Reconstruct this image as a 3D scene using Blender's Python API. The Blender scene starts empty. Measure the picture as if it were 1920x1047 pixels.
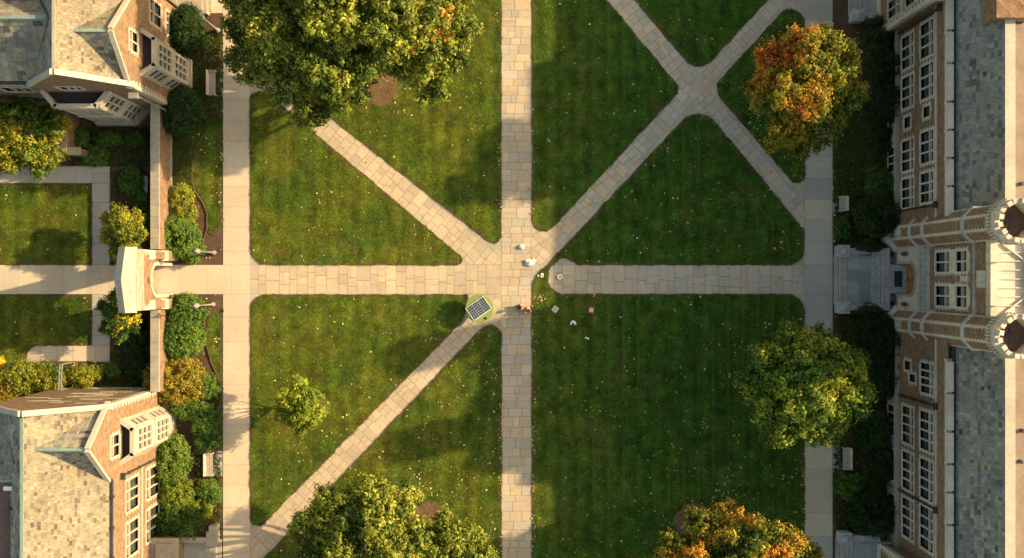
import bpy, math, random
import numpy as np
from mathutils import Vector, Matrix
from mathutils.geometry import tessellate_polygon
random.seed(7); RNG = np.random.default_rng(7)
S = bpy.context.scene
COL = S.collection
D = 80.0           # camera height
K = 24.0           # photo pixels per metre on the ground
R = math.radians
def W(px, py, z=0.0):
    f = (D - z) / D / K
    return ((px - 960) * f, (523.5 - py) * f)
def L(r, z=0.0): return r / K * (D - z) / D

# ------------------------------------------------------------------ materials
def mat(name):
    m = bpy.data.materials.new(name); m.use_nodes = True
    nt = m.node_tree; b = nt.nodes['Principled BSDF']
    return m, nt, b
def N(nt, t, **kw):
    n = nt.nodes.new(t)
    for k, v in kw.items():
        if k in n.inputs: n.inputs[k].default_value = v
        else: setattr(n, k, v)
    return n
def mixc(nt, a, b, fac, mode='MIX'):
    n = nt.nodes.new('ShaderNodeMix'); n.data_type = 'RGBA'; n.blend_type = mode
    for s, v in ((n.inputs[6], a), (n.inputs[7], b), (n.inputs[0], fac)):
        if hasattr(v, 'links') or isinstance(v, bpy.types.NodeSocket): nt.links.new(v, s)
        elif isinstance(v, (tuple, list)): s.default_value = (*v[:3], 1)
        else: s.default_value = v
    return n.outputs[2]
def noise(nt, scale, detail=4, rough=.6, vec=None, dist=0):
    n = N(nt, 'ShaderNodeTexNoise'); n.inputs['Scale'].default_value = scale
    n.inputs['Detail'].default_value = detail; n.inputs['Roughness'].default_value = rough
    n.inputs['Distortion'].default_value = dist
    if vec is None:
        g = N(nt, 'ShaderNodeNewGeometry'); vec = g.outputs['Position']
    nt.links.new(vec, n.inputs['Vector'])
    return n.outputs['Fac']
def ramp(nt, sock, stops):
    n = N(nt, 'ShaderNodeValToRGB'); e = n.color_ramp.elements
    while len(e) < len(stops): e.new(.5)
    for k, (p, c) in enumerate(stops):
        e[k].position = p; e[k].color = (*c, 1) if isinstance(c, (tuple, list)) else (c, c, c, 1)
    nt.links.new(sock, n.inputs['Fac']); return n.outputs['Color']
def bump(nt, b, h, strength=.3, dist=.02):
    n = N(nt, 'ShaderNodeBump'); n.inputs['Strength'].default_value = strength; n.inputs['Distance'].default_value = dist
    nt.links.new(h, n.inputs['Height']); nt.links.new(n.outputs['Normal'], b.inputs['Normal'])
def simple(name, col, rough=.7, ns=8, amt=.25, metal=0, bmp=.2, big=.6, bigamt=.2):
    m, nt, b = mat(name)
    c1 = tuple(x * (1 - amt) for x in col); c2 = tuple(min(1, x * (1 + amt)) for x in col)
    f = noise(nt, ns, 6, .65)
    c = mixc(nt, c1, c2, ramp(nt, f, [(.3, 0), (.7, 1)]))
    g = ramp(nt, noise(nt, big, 3), [(.3, 1 - bigamt), (.7, 1 + bigamt)])
    c = mixc(nt, c, g, 1.0, 'MULTIPLY')
    nt.links.new(c, b.inputs['Base Color']); b.inputs['Roughness'].default_value = rough; b.inputs['Metallic'].default_value = metal
    if bmp: bump(nt, b, f, bmp)
    return m
def attrmat(name, rough=.8, ns=9, amt=.2, bmp=.3, spec=.3, big=.5, bigamt=.15, stain=None):
    m, nt, b = mat(name)
    a = N(nt, 'ShaderNodeAttribute'); a.attribute_name = 'Col'
    f = noise(nt, ns, 6, .7)
    g = ramp(nt, f, [(.25, 1 - amt), (.75, 1 + amt)])
    c = mixc(nt, a.outputs['Color'], g, 1.0, 'MULTIPLY')
    g = ramp(nt, noise(nt, big, 4), [(.3, 1 - bigamt), (.7, 1 + bigamt)])
    c = mixc(nt, c, g, 1.0, 'MULTIPLY')
    if stain:
        s = ramp(nt, noise(nt, 2.1, 5, .6), [(.56, 0), (.74, .55)])
        c = mixc(nt, c, stain, s)
    nt.links.new(c, b.inputs['Base Color']); b.inputs['Roughness'].default_value = rough
    b.inputs['Specular IOR Level'].default_value = spec
    if bmp: bump(nt, b, f, bmp)
    return m
def leafmat(name, trans=.3):
    m, nt, b = mat(name)
    a = N(nt, 'ShaderNodeAttribute'); a.attribute_name = 'Col'
    nt.links.new(a.outputs['Color'], b.inputs['Base Color']); b.inputs['Roughness'].default_value = .6
    b.inputs['Specular IOR Level'].default_value = .15
    t = N(nt, 'ShaderNodeBsdfTranslucent')
    c = mixc(nt, a.outputs['Color'], (1.25, 1.2, .7), 1.0, 'MULTIPLY')
    nt.links.new(c, t.inputs['Color'])
    mx = N(nt, 'ShaderNodeMixShader'); mx.inputs[0].default_value = trans
    nt.links.new(b.outputs[0], mx.inputs[1]); nt.links.new(t.outputs[0], mx.inputs[2])
    nt.links.new(mx.outputs[0], nt.nodes['Material Output'].inputs['Surface'])
    return m
def wallvec(nt, sx=1, sz=1):
    g = N(nt, 'ShaderNodeNewGeometry'); s = N(nt, 'ShaderNodeSeparateXYZ'); nt.links.new(g.outputs['Position'], s.inputs[0])
    ad = N(nt, 'ShaderNodeMath'); ad.operation = 'ADD'
    nt.links.new(s.outputs['X'], ad.inputs[0]); nt.links.new(s.outputs['Y'], ad.inputs[1])
    c = N(nt, 'ShaderNodeCombineXYZ'); nt.links.new(ad.outputs[0], c.inputs[0]); nt.links.new(s.outputs['Z'], c.inputs[1])
    return c.outputs[0]
def brickmat(name, c1, c2, mortar, w=.34, h=.13, ms=.014, tint=(.62, .5, .4)):
    m, nt, b = mat(name)
    v = wallvec(nt)
    t = N(nt, 'ShaderNodeTexBrick'); nt.links.new(v, t.inputs['Vector'])
    t.inputs['Scale'].default_value = 1; t.inputs['Brick Width'].default_value = w; t.inputs['Row Height'].default_value = h
    t.inputs['Mortar Size'].default_value = ms; t.inputs['Mortar Smooth'].default_value = .2
    t.inputs['Color1'].default_value = (*c1, 1); t.inputs['Color2'].default_value = (*c2, 1); t.inputs['Mortar'].default_value = (*mortar, 1)
    n1 = noise(nt, 2.2, 6, .75); c = mixc(nt, t.outputs['Color'], ramp(nt, n1, [(.3, (.6, .6, .62)), (.7, (1.35, 1.3, 1.2))]), 1, 'MULTIPLY')
    st = noise(nt, 7.0, 3, .8, v); c = mixc(nt, c, tint, ramp(nt, st, [(.58, 0), (.72, .6)]))
    nt.links.new(c, b.inputs['Base Color']); b.inputs['Roughness'].default_value = .9
    bump(nt, b, t.outputs['Fac'], .6, .02)
    b.inputs['Specular IOR Level'].default_value = .1
    return m
def glassmat(name, dark, line):
    m, nt, b = mat(name)
    v = wallvec(nt)
    t = N(nt, 'ShaderNodeTexBrick'); nt.links.new(v, t.inputs['Vector']); t.offset = 0
    t.inputs['Scale'].default_value = 1; t.inputs['Brick Width'].default_value = .19; t.inputs['Row Height'].default_value = .24
    t.inputs['Mortar Size'].default_value = .013; t.inputs['Mortar Smooth'].default_value = 0
    t.inputs['Color1'].default_value = (*dark, 1); t.inputs['Color2'].default_value = (*[x * 1.5 for x in dark], 1); t.inputs['Mortar'].default_value = (*line, 1)
    nt.links.new(t.outputs['Color'], b.inputs['Base Color'])
    r = ramp(nt, t.outputs['Fac'], [(0, .12), (1, .7)]); nt.links.new(r, b.inputs['Roughness'])
    f = noise(nt, 2.5, 2); bump(nt, b, f, .25, .02)
    b.inputs['Specular IOR Level'].default_value = .6
    return m
# grass: mown lawn, mottling and mowing bands belong to the turf
def grassmat(name, mul=1.0, sheet=True):
    m, nt, b = mat(name)
    g = N(nt, 'ShaderNodeNewGeometry'); p = g.outputs['Position']
    big = noise(nt, .23, 4, .6, p); mid = noise(nt, 1.3, 5, .65, p); fine = noise(nt, 9, 6, .8, p); dry = noise(nt, .5, 5, .7, p, 1.2)
    c = mixc(nt, (.018 * mul, .058 * mul, .006 * mul), (.045 * mul, .092 * mul, .009 * mul), ramp(nt, mid, [(.32, 0), (.68, 1)]))
    s = N(nt, 'ShaderNodeSeparateXYZ'); nt.links.new(p, s.inputs[0])
    # western half yellowed and lightened, sunlit tone put into the turf colour
    xr = N(nt, 'ShaderNodeMapRange'); xr.inputs[1].default_value = 9; xr.inputs[2].default_value = -3; nt.links.new(s.outputs['X'], xr.inputs[0])
    cy = mixc(nt, c, (.130 * mul, .122 * mul, .012 * mul), ramp(nt, big, [(.35, .12), (.7, .72)]))
    c = mixc(nt, c, cy, xr.outputs[0])
    # mowing bands
    wv = N(nt, 'ShaderNodeTexWave'); wv.bands_direction = 'X'; wv.inputs['Scale'].default_value = .26; wv.inputs['Distortion'].default_value = 3.5
    wv.inputs['Detail'].default_value = 2; nt.links.new(p, wv.inputs['Vector'])
    c = mixc(nt, c, ramp(nt, wv.outputs['Fac'], [(0, .88), (1, 1.16)]), 1, 'MULTIPLY')
    c = mixc(nt, c, ramp(nt, noise(nt, .75, 3, .6, p), [(.3, .62), (.7, 1.38)]), 1, 'MULTIPLY')
    c = mixc(nt, c, ramp(nt, noise(nt, 4.2, 5, .75, p), [(.3, .66), (.72, 1.42)]), 1, 'MULTIPLY')
    w2 = N(nt, 'ShaderNodeTexWave'); w2.bands_direction = 'X'; w2.inputs['Scale'].default_value = .27; w2.inputs['Distortion'].default_value = .5
    w2.inputs['Detail'].default_value = 1; nt.links.new(p, w2.inputs['Vector'])
    ml = N(nt, 'ShaderNodeMath'); ml.operation = 'MULTIPLY'; nt.links.new(ramp(nt, w2.outputs['Fac'], [(.8, 0), (1, 1)]), ml.inputs[0])
    nt.links.new(ramp(nt, noise(nt, .16, 2, .5, p), [(.46, 0), (.62, .5)]), ml.inputs[1])
    c = mixc(nt, c, (.085 * mul, .125 * mul, .02 * mul), ml.outputs[0])
    c = mixc(nt, c, ramp(nt, fine, [(.3, .62), (.7, 1.4)]), 1, 'MULTIPLY')
    c = mixc(nt, c, (.16 * mul, .10 * mul, .032 * mul), ramp(nt, dry, [(.55, 0), (.74, .6)]))
    if not sheet:
        c = mixc(nt, c, ramp(nt, g.outputs['Random Per Island'], [(0, .5), (1, 1.6)]), 1, 'MULTIPLY')
    nt.links.new(c, b.inputs['Base Color']); b.inputs['Roughness'].default_value = .85; b.inputs['Specular IOR Level'].default_value = .12
    if sheet: bump(nt, b, fine, .9, .06)
    return m
M = {}
M['grass'] = grassmat('turf', 1.0)
M['blade'] = grassmat('grass_blades', 1.2, False)
M['soil'] = simple('mulch', (.085, .048, .028), .95, 14, .55, bmp=.9, bigamt=.35)
M['bark_mulch'] = simple('bark_mulch', (.16, .085, .05), .95, 12, .6, bmp=.9, bigamt=.25)
M['mortar'] = simple('paving_mortar', (.40, .34, .27), .9, 7, .18)
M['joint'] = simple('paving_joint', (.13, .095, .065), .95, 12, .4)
M['flag'] = attrmat('flagstone', .85, 5, .13, .25, .25, .4, .1, stain=(.33, .25, .17))
M['concrete'] = attrmat('concrete_slab', .88, 11, .09, .2, .25, .35, .1, stain=(.40, .31, .22))
M['slate'] = attrmat('slate', .8, 7, .28, .5, .2, .35, .2)
M['brick'] = brickmat('brown_brick', (.185, .108, .066), (.29, .185, .118), (.26, .205, .155))
M['stone'] = simple('limestone', (.34, .30, .24), .8, 3.5, .16, bmp=.25, big=.7, bigamt=.16)
M['whitestone'] = simple('pale_limestone', (.43, .385, .31), .8, 4, .12, bmp=.2, bigamt=.12)
M['shadeliftstone'] = simple('shade_lifted_limestone', (.54, .485, .405), .8, 4, .14, bmp=.25, bigamt=.16)  # pale limestone copy, colour raised to counter the shade on the east hall
M['greystone'] = simple('weathered_stone', (.36, .355, .35), .85, 4, .25, bmp=.3, bigamt=.2)
M['lead'] = simple('lead_flashing', (.07, .075, .09), .5, 5, .3, metal=.3)
M['gutter'] = simple('dark_gutter', (.035, .038, .05), .5, 5, .3)
M['copper'] = simple('green_copper', (.20, .27, .235), .6, 6, .25)
M['bronze'] = simple('downpipe_paint', (.045, .065, .06), .5, 6, .3, metal=.4)
M['flatroof'] = simple('roof_membrane', (.25, .19, .155), .9, 3, .12, bigamt=.15)
M['darkroof'] = simple('dark_roof_membrane', (.13, .085, .075), .9, 3, .15, bigamt=.2)
M['baydeck'] = simple('bay_roof_felt', (.03, .028, .035), .8, 5, .3)
M['metalroof'] = simple('standing_seam_metal', (.55, .50, .42), .5, 2.5, .12, metal=.1)
M['glass'] = glassmat('leaded_glass', (.012, .022, .025), (.10, .10, .09))
M['wood'] = simple('oak_door', (.33, .14, .04), .55, 6, .35)
M['mat_'] = simple('door_mat', (.02, .035, .045), .95, 12, .3)
M['leaf'] = leafmat('foliage', .3)
M['needle'] = leafmat('dense_foliage', .15)
M['bark'] = simple('bark', (.12, .085, .06), .95, 9, .35, bmp=.6)
M['litter'] = attrmat('fallen_leaf', .8, 12, .2, 0, .2)
M['bench'] = simple('weathered_teak', (.42, .36, .30), .75, 9, .22)
M['lamp_paint'] = simple('grey_lamp_paint', (.22, .21, .20), .5, 6, .15)
M['lamp_glass'] = simple('lamp_globe', (.42, .39, .34), .25, 6, .05, bmp=0)
M['green'] = simple('lime_green_paint', (.22, .275, .075), .4, 3, .05, bmp=.03, bigamt=.05)
M['alu'] = simple('aluminium_frame', (.78, .78, .70), .35, 6, .04, metal=.2, bmp=0)
M['cell'] = simple('solar_cell', (.018, .032, .048), .25, 12, .25, bmp=0)
M['cellline'] = simple('solar_busbar', (.30, .36, .38), .4, 12, .1, bmp=0)
M['darkmetal'] = simple('dark_metal', (.05, .05, .045), .5, 6, .2)
M['paper'] = simple('white_paper', (.80, .77, .68), .8, 9, .05, bmp=.2, bigamt=.05)
M['cream'] = simple('cream_card', (.72, .68, .50), .7, 9, .05, bmp=.1, bigamt=.05)
M['beige'] = simple('beige_card', (.50, .46, .30), .7, 9, .08, bmp=.1)
M['red'] = simple('red_cover', (.42, .05, .06), .5, 9, .12, bmp=.1)
M['skin'] = simple('skin', (.55, .33, .24), .55, 9, .05, bmp=0)
M['hair'] = simple('brown_hair', (.07, .03, .015), .7, 30, .35)
M['peach'] = simple('peach_cloth', (.62, .34, .25), .85, 12, .1)
M['maroon'] = simple('maroon_cloth', (.14, .035, .035), .85, 12, .15)
M['navy'] = simple('dark_cloth', (.035, .03, .045), .85, 12, .2)

# ------------------------------------------------------------------ mesh builder
class MB:
    def __init__(s): s.v = []; s.f = []; s.c = []; s.m = []
    def face(s, pts, col=None, mi=0):
        i = len(s.v); s.v.extend([tuple(p) for p in pts]); s.f.append(tuple(range(i, i + len(pts)))); s.c.append(col or (1, 1, 1)); s.m.append(mi)
    def box(s, x0, x1, y0, y1, z0, z1, col=None, mi=0):
        s.hexa([(x0, y0, z0), (x1, y0, z0), (x1, y1, z0), (x0, y1, z0), (x0, y0, z1), (x1, y0, z1), (x1, y1, z1), (x0, y1, z1)], col, mi)
    def hexa(s, p, col=None, mi=0):
        i = len(s.v); s.v.extend([tuple(q) for q in p])
        for q in ((0, 3, 2, 1), (4, 5, 6, 7), (0, 1, 5, 4), (1, 2, 6, 5), (2, 3, 7, 6), (3, 0, 4, 7)):
            s.f.append(tuple(i + k for k in q)); s.c.append(col or (1, 1, 1)); s.m.append(mi)
    def prism(s, poly, z0, z1, col=None, mi=0, bottom=False):
        # poly: list of (x, y) ccw
        a = sum(poly[i][0] * poly[(i + 1) % len(poly)][1] - poly[(i + 1) % len(poly)][0] * poly[i][1] for i in range(len(poly)))
        if a < 0: poly = poly[::-1]
        n = len(poly); i = len(s.v)
        s.v.extend([(x, y, z0) for x, y in poly]); s.v.extend([(x, y, z1) for x, y in poly])
        if n > 4:
            for t in tessellate_polygon([[Vector((x, y, 0)) for x, y in poly]]):
                s.f.append((i + n + t[0], i + n + t[1], i + n + t[2])); s.c.append(col or (1, 1, 1)); s.m.append(mi)
        else:
            s.f.append(tuple(i + n + k for k in range(n))); s.c.append(col or (1, 1, 1)); s.m.append(mi)
        if bottom: s.f.append(tuple(i + k for k in reversed(range(n)))); s.c.append(col or (1, 1, 1)); s.m.append(mi)
        for k in range(n):
            s.f.append((i + k, i + (k + 1) % n, i + n + (k + 1) % n, i + n + k)); s.c.append(col or (1, 1, 1)); s.m.append(mi)
    def rings(s, rings, cap=True, col=None, mi=0):
        n = len(rings[0]); i = len(s.v)
        for r in rings: s.v.extend([tuple(p) for p in r])
        for a in range(len(rings) - 1):
            for k in range(n):
                s.f.append((i + a * n + k, i + a * n + (k + 1) % n, i + (a + 1) * n + (k + 1) % n, i + (a + 1) * n + k)); s.c.append(col or (1, 1, 1)); s.m.append(mi)
        if cap:
            s.f.append(tuple(i + k for k in reversed(range(n)))); s.f.append(tuple(i + (len(rings) - 1) * n + k for k in range(n)))
            s.c += [col or (1, 1, 1)] * 2; s.m += [mi] * 2
    def tube(s, pts, rad, n=7, col=None, mi=0):
        pts = [Vector(p) for p in pts]
        if not isinstance(rad, (list, tuple)): rad = [rad] * len(pts)
        rg = []
        for k, p in enumerate(pts):
            d = (pts[min(k + 1, len(pts) - 1)] - pts[max(k - 1, 0)]).normalized()
            u = d.orthogonal().normalized() if k == 0 else (u - d * u.dot(d)).normalized()
            w = d.cross(u)
            rg.append([p + u * rad[k] * math.cos(t * 2 * math.pi / n) + w * rad[k] * math.sin(t * 2 * math.pi / n) for t in range(n)])
        s.rings(rg, True, col, mi)
    def lathe(s, cx, cy, prof, n=20, col=None, mi=0, ph=0):
        s.rings([[(cx + r * math.cos(ph + k * 2 * math.pi / n), cy + r * math.sin(ph + k * 2 * math.pi / n), z) for k in range(n)] for r, z in prof], True, col, mi)
    def build(s, name, mats, parent=None, smooth=False, fix=False):
        me = bpy.data.meshes.new(name); me.from_pydata(s.v, [], s.f)
        if not isinstance(mats, (list, tuple)): mats = [mats]
        for m in mats: me.materials.append(M[m] if isinstance(m, str) else m)
        if len(mats) > 1: me.polygons.foreach_set('material_index', s.m)
        ca = me.color_attributes.new('Col', 'FLOAT_COLOR', 'CORNER')
        tot = [len(f) for f in s.f]
        cc = np.repeat(np.array([(*c, 1) for c in s.c], dtype=np.float32), tot, axis=0)
        ca.data.foreach_set('color', cc.ravel())
        if smooth: me.polygons.foreach_set('use_smooth', [True] * len(me.polygons))
        me.update()
        o = bpy.data.objects.new(name, me); COL.objects.link(o)
        if parent is not None:
            o.parent = parent; o.matrix_parent_inverse = Matrix.Translation(-parent.location)
        return o
def tag(o, label, cat, group=None):
    o['label'] = label; o['category'] = cat
    if group: o['group'] = group
    return o
def thing(name, label, cat, loc=(0, 0, 0), group=None):
    o = bpy.data.objects.new(name, None); COL.objects.link(o); o.location = loc; o.empty_display_size = .3
    return tag(o, label, cat, group)
def struct(o): o['kind'] = 'structure'; return o
def stuff(o, label, cat): o['kind'] = 'stuff'; return tag(o, label, cat)

# ------------------------------------------------------------------ 2D polygon tools
def clip_half(poly, a, b, c):        # keep a x + b y <= c
    out = []
    for i in range(len(poly)):
        p, q = poly[i], poly[(i + 1) % len(poly)]
        dp, dq = a * p[0] + b * p[1] - c, a * q[0] + b * q[1] - c
        if dp <= 0: out.append(p)
        if dp * dq < 0:
            t = dp / (dp - dq); out.append((p[0] + t * (q[0] - p[0]), p[1] + t * (q[1] - p[1])))
    return out
def area(p): return .5 * abs(sum(p[i][0] * p[(i + 1) % len(p)][1] - p[(i + 1) % len(p)][0] * p[i][1] for i in range(len(p))))
def fillet(pts):
    """pts: (px, py, r_px) corner list -> rounded polygon in px"""
    out = []; n = len(pts)
    for i in range(n):
        p = Vector(pts[i][:2]); r = pts[i][2] if len(pts[i]) > 2 else 0
        if r <= 0: out.append(tuple(p)); continue
        a = (Vector(pts[i - 1][:2]) - p); b = (Vector(pts[(i + 1) % n][:2]) - p)
        la, lb = a.length, b.length; a.normalize(); b.normalize()
        th = a.angle(b); t = min(r / math.tan(th / 2), la * .49, lb * .49); r = t * math.tan(th / 2)
        c = p + (a + b).normalized() * (r / math.sin(th / 2))
        s0 = p + a * t; s1 = p + b * t
        a0 = math.atan2(*(s0 - c).yx); a1 = math.atan2(*(s1 - c).yx); d = (a1 - a0 + math.pi) % (2 * math.pi) - math.pi
        for k in range(9): out.append((c.x + r * math.cos(a0 + d * k / 8), c.y + r * math.sin(a0 + d * k / 8)))
    return out
def Wp(poly, z=0): return [W(x, y, z) for x, y in poly]
def wobble(poly, amp=.025, step=.35):
    """subdivide a world polygon and roughen its edge"""
    out = []
    for i in range(len(poly)):
        p, q = Vector(poly[i]), Vector(poly[(i + 1) % len(poly)]); n = max(1, int((q - p).length / step))
        for k in range(n):
            r = p.lerp(q, k / n); out.append((r.x + random.uniform(-amp, amp), r.y + random.uniform(-amp, amp)))
    return out

# ------------------------------------------------------------------ ground, paving, lawns
g = MB(); g.box(-700, 700, -700, 700, -.5, -.03); struct(g.build('ground', 'grass'))
b = MB(); b.prism([W(418, -89), W(1561.5, -89), W(1561.5, 1149), W(418, 1149)], -.03, 0)
for a_, c_ in ((418, 469), (940, 998), (1508, 1561.5)):
    b.prism([W(a_, -1500), W(c_, -1500), W(c_, -89.1), W(a_, -89.1)], -.03, 0); b.prism([W(a_, 1149.1), W(c_, 1149.1), W(c_, 2600), W(a_, 2600)], -.03, 0)
b.prism([W(-200, 497), W(417.9, 497), W(417.9, 552), W(-200, 552)], -.03, 0)
b.prism([W(172, 312), W(206, 312), W(206, 690), W(172, 690)], -.03, .001)
b.prism([W(-200, 312), W(206, 312), W(206, 344), W(-200, 344)], -.03, .002)
b.prism(Wp(fillet([(49, 648, 26), (206, 648, 0), (206, 678, 0), (76, 678, 0), (76, 705, 0), (49, 705, 0)])), -.03, .003)
b.prism([W(375, -150), W(418, -150), W(418, 26), W(375, 26)], -.03, .003)
struct(b.build('paving', 'mortar'))

WARM = [(.47, .38, .265), (.49, .395, .275), (.46, .37, .265), (.51, .41, .285), (.44, .365, .275), (.47, .38, .275)]
GREY = [(.43, .38, .31), (.445, .39, .315), (.41, .37, .305), (.46, .395, .31), (.42, .38, .32), (.455, .39, .305)]
def jit(c, a=.08):
    k = 1 + random.uniform(-a, a); return tuple(x * k * (1 + random.uniform(-.02, .02)) for x in c)
def strip(stones, joints, p0, p1, width, courses, splits, clips, pal, gap=.013, z=.014, greyfn=None, jz=.004):
    """p0->p1 px centreline, width px. clips: list of (a,b,c) half planes in px (keep a x+b y<=c)"""
    P0, P1 = Vector(p0), Vector(p1); d = (P1 - P0); Ln = d.length; d.normalize(); nrm = Vector((-d.y, d.x)); hw = width / 2
    def put(poly, col):
        for a, bb, c in clips: poly = clip_half(poly, a, bb, c) if len(poly) > 2 else poly
        if len(poly) < 3 or area(poly) < 8: return
        w = Wp(poly); cx = sum(p[0] for p in w) / len(w); cy = sum(p[1] for p in w) / len(w)
        # inset towards the centroid by the joint half width
        q = []
        for x, y in w:
            dx, dy = cx - x, cy - y; l = math.hypot(dx, dy) or 1; q.append((x + dx / l * gap * 1.4, y + dy / l * gap * 1.4))
        stones.prism(q, jz, z + random.uniform(-.003, .003), col)
    q = [P0 + nrm * hw, P1 + nrm * hw, P1 - nrm * hw, P0 - nrm * hw]; q = [tuple(v) for v in q]
    for a, bb, c in clips: q = clip_half(q, a, bb, c)
    if len(q) > 2: joints.prism(Wp(q), 0, jz)
    t = 0; prev = None
    while t < Ln:
        h = random.uniform(*courses); t2 = min(t + h, Ln)
        ns = random.choice(splits)
        cuts = [0]
        if ns > 1:
            base = [k / ns + random.uniform(-.10, .10) for k in range(1, ns)]
            if prev: base = [c + (.07 if any(abs(c - e) < .05 for e in prev) else 0) for c in base]
            cuts += sorted(base)
        cuts.append(1); prev = cuts[1:-1]
        for k in range(len(cuts) - 1):
            a0, a1 = -hw + cuts[k] * width, -hw + cuts[k + 1] * width
            tt = [(t, t2)]
            if ns > 1 and random.random() < .22 and h > 17: tm = (t + t2) / 2 + random.uniform(-3, 3); tt = [(t, tm), (tm, t2)]
            for u0, u1 in tt:
                poly = [tuple(P0 + d * u0 + nrm * a0), tuple(P0 + d * u1 + nrm * a0), tuple(P0 + d * u1 + nrm * a1), tuple(P0 + d * u0 + nrm * a1)]
                cx = sum(p[0] for p in poly) / 4
                pl = pal(cx) if callable(pal) else pal
                put(poly, jit(random.choice(pl)))
        t = t2
def palx(x): return GREY if random.random() < min(.85, max(.12, (x - 960) / 300)) else WARM  # greyer stones toward the east, shade tone put into their colour
fs, fj = MB(), MB()
C3 = (12, 22); SP = [2, 3, 3, 3, 4, 2]
strip(fs, fj, (968, -60), (968, 1110), 56, C3, SP, [], lambda x: random.choice([WARM, WARM, GREY]))
strip(fs, fj, (470, 524.5), (940, 524.5), 55, (13, 27), [2, 3, 3, 2, 3], [], WARM)
strip(fs, fj, (1040, 524.5), (1508, 524.5), 55, (13, 27), [2, 3, 3, 2, 3], [], palx)
strip(fs, fj, (470, 119), (945, 519), 47, C3, SP, [(0, 1, 497), (1, 0, 940), (-1, 0, -470)], WARM)
bx = lambda x: 459 - 1.075 * (x - 1017)
strip(fs, fj, (975, bx(975)), (1560, bx(1560)), 50, C3, SP, [(-1, 0, -996), (1, 0, 1508), (0, 1, 497)], palx)
# the crossing diagonal is interrupted by the north-east one
for sgn in (1, -1):
    # b centreline: y + 1.075 x = 459+1.075*1017
    cst = 459 + 1.075 * 1017
    off = 37
    cl = [(1.075, 1, cst - off)] if sgn == 1 else [(-1.075, -1, -cst - off)]
    strip(fs, fj, (1125, -45), (1560, 480), 42, C3, SP, cl + [(1, 0, 1508)], palx)
strip(fs, fj, (930, 555), (440, 1066), 43, C3, SP, [(0, -1, -552), (1, 0, 940), (-1, 0, -470)], WARM)
struct(fs.build('flagstone_path', 'flag')); struct(fj.build('path_joints', 'joint'))
cs, cj = MB(), MB()
CON = [(.53, .445, .335), (.55, .46, .35), (.51, .43, .33), (.54, .45, .335)]
CONG = [(.40, .375, .33), (.43, .39, .33), (.38, .365, .335)]
strip(cs, cj, (443.5, -80), (443.5, 497), 50.5, (34, 46), [1], [], CON, .008, .016)
strip(cs, cj, (443.5, 552), (443.5, 1110), 50.5, (32, 48), [1], [], CON, .008, .016)
strip(cs, cj, (-120, 524.5), (172, 524.5), 55, (35, 46), [1], [], CON, .008, .016)
strip(cs, cj, (206, 524.5), (470, 524.5), 55, (30, 52), [1], [], CON, .008, .016)
strip(cs, cj, (172, 524.5), (206, 524.5), 55, (34, 35), [2], [], CON, .008, .016)
strip(cs, cj, (1534.5, -80), (1534.5, 497), 51.5, (36, 46), [1], [], lambda x: random.choice([CON, CONG]), .008, .016)
strip(cs, cj, (1534.5, 552), (1534.5, 1110), 51.5, (36, 46), [1], [], lambda x: random.choice([CON, CONG]), .008, .016)
strip(cs, cj, (1508.5, 524.5), (1560.5, 524.5), 54, (52, 53), [1], [], CONG, .008, .016)
strip(cs, cj, (189, 345), (189, 497), 32, (22, 40), [1, 2, 2], [], CONG, .012, .016)
strip(cs, cj, (189, 552), (189, 648), 32, (30, 45), [1, 2], [], CONG, .012, .016)
strip(cs, cj, (-60, 328.5), (206, 328.5), 30, (28, 42), [1, 2], [], CONG, .012, .016)
strip(cs, cj, (78, 663), (206, 663), 29, (28, 42), [1, 1, 2], [], CON, .012, .016)
strip(cs, cj, (397, -60), (397, 25), 41, (20, 30), [1], [], CON, .012, .016)
struct(cs.build('walkway', 'concrete')); struct(cj.build('walkway_joints', 'joint'))

# beds
bed = MB()
bed.prism(Wp([(322, -200), (417, -200), (417, 497), (322, 497)]), -.03, .012)
bed.prism(Wp([(322, 552), (417, 552), (417, 1300), (322, 1300)]), -.03, .012)
bed.prism(Wp([(-200, 150), (286, 150), (286, 311), (207, 311), (207, 496), (286, 496), (286, 100), (322, 100), (322, 497), (207, 497), (207, 312), (-200, 312)][:1] + [(-200, 311), (322, 311), (322, 100), (-200, 100)]), -.03, .012)
bed.prism(Wp([(207, 312), (322, 312), (322, 497), (207, 497)]), -.03, .012)
bed.prism(Wp([(207, 553), (322, 553), (322, 740), (207, 740)]), -.03, .012)
bed.prism(Wp([(-200, 679), (206, 679), (206, 760), (-200, 760)]), -.03, .010)
bed.prism(Wp([(1563, -200), (1700, -200), (1700, 1300), (1563, 1300)]), -.03, .012)
struct(bed.build('planting_bed', 'soil'))
LAWNS = []
def lawn(pts, z=.045, tess=True, amp=.045):
    w = wobble(Wp(fillet(pts)), amp); LAWNS.append(w)
    return w
lawn([(469.5, 172, 22), (500, 174, 18), (884, 497.5, 10), (469.5, 497, 32)])
lawn([(470, -90), (940, -90), (940, 472, 15), (470, 104, 18)])
lawn([(998, -90), (1062, -90), (1277, 168, 15), (998, 468, 22)])
lawn([(1113, -90), (1525, -90), (1309, 140, 30)])
lawn([(1508, -23, 26), (1508, 368, 14), (1336, 166, 26)])
lawn([(1311, 193, 42), (1508, 433, 26), (1508, 497, 32), (1085, 497, 25), (1056, 481, 12), (1030, 503, 12), (1027, 535, 16), (1048, 552, 10), (1508, 552, 34), (1508, 1150), (998, 1150), (998, 525, 40), (1046, 476, 60)])
lawn([(469.5, 553, 28), (878, 553, 4), (874, 582, 20), (866, 603, 20), (469.5, 1008, 15)])
lawn([(940.5, 576, 22), (940.5, 1150), (398, 1150)])
lawn([(-120, 345), (172, 345), (172, 496.5), (-120, 496.5)])
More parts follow.
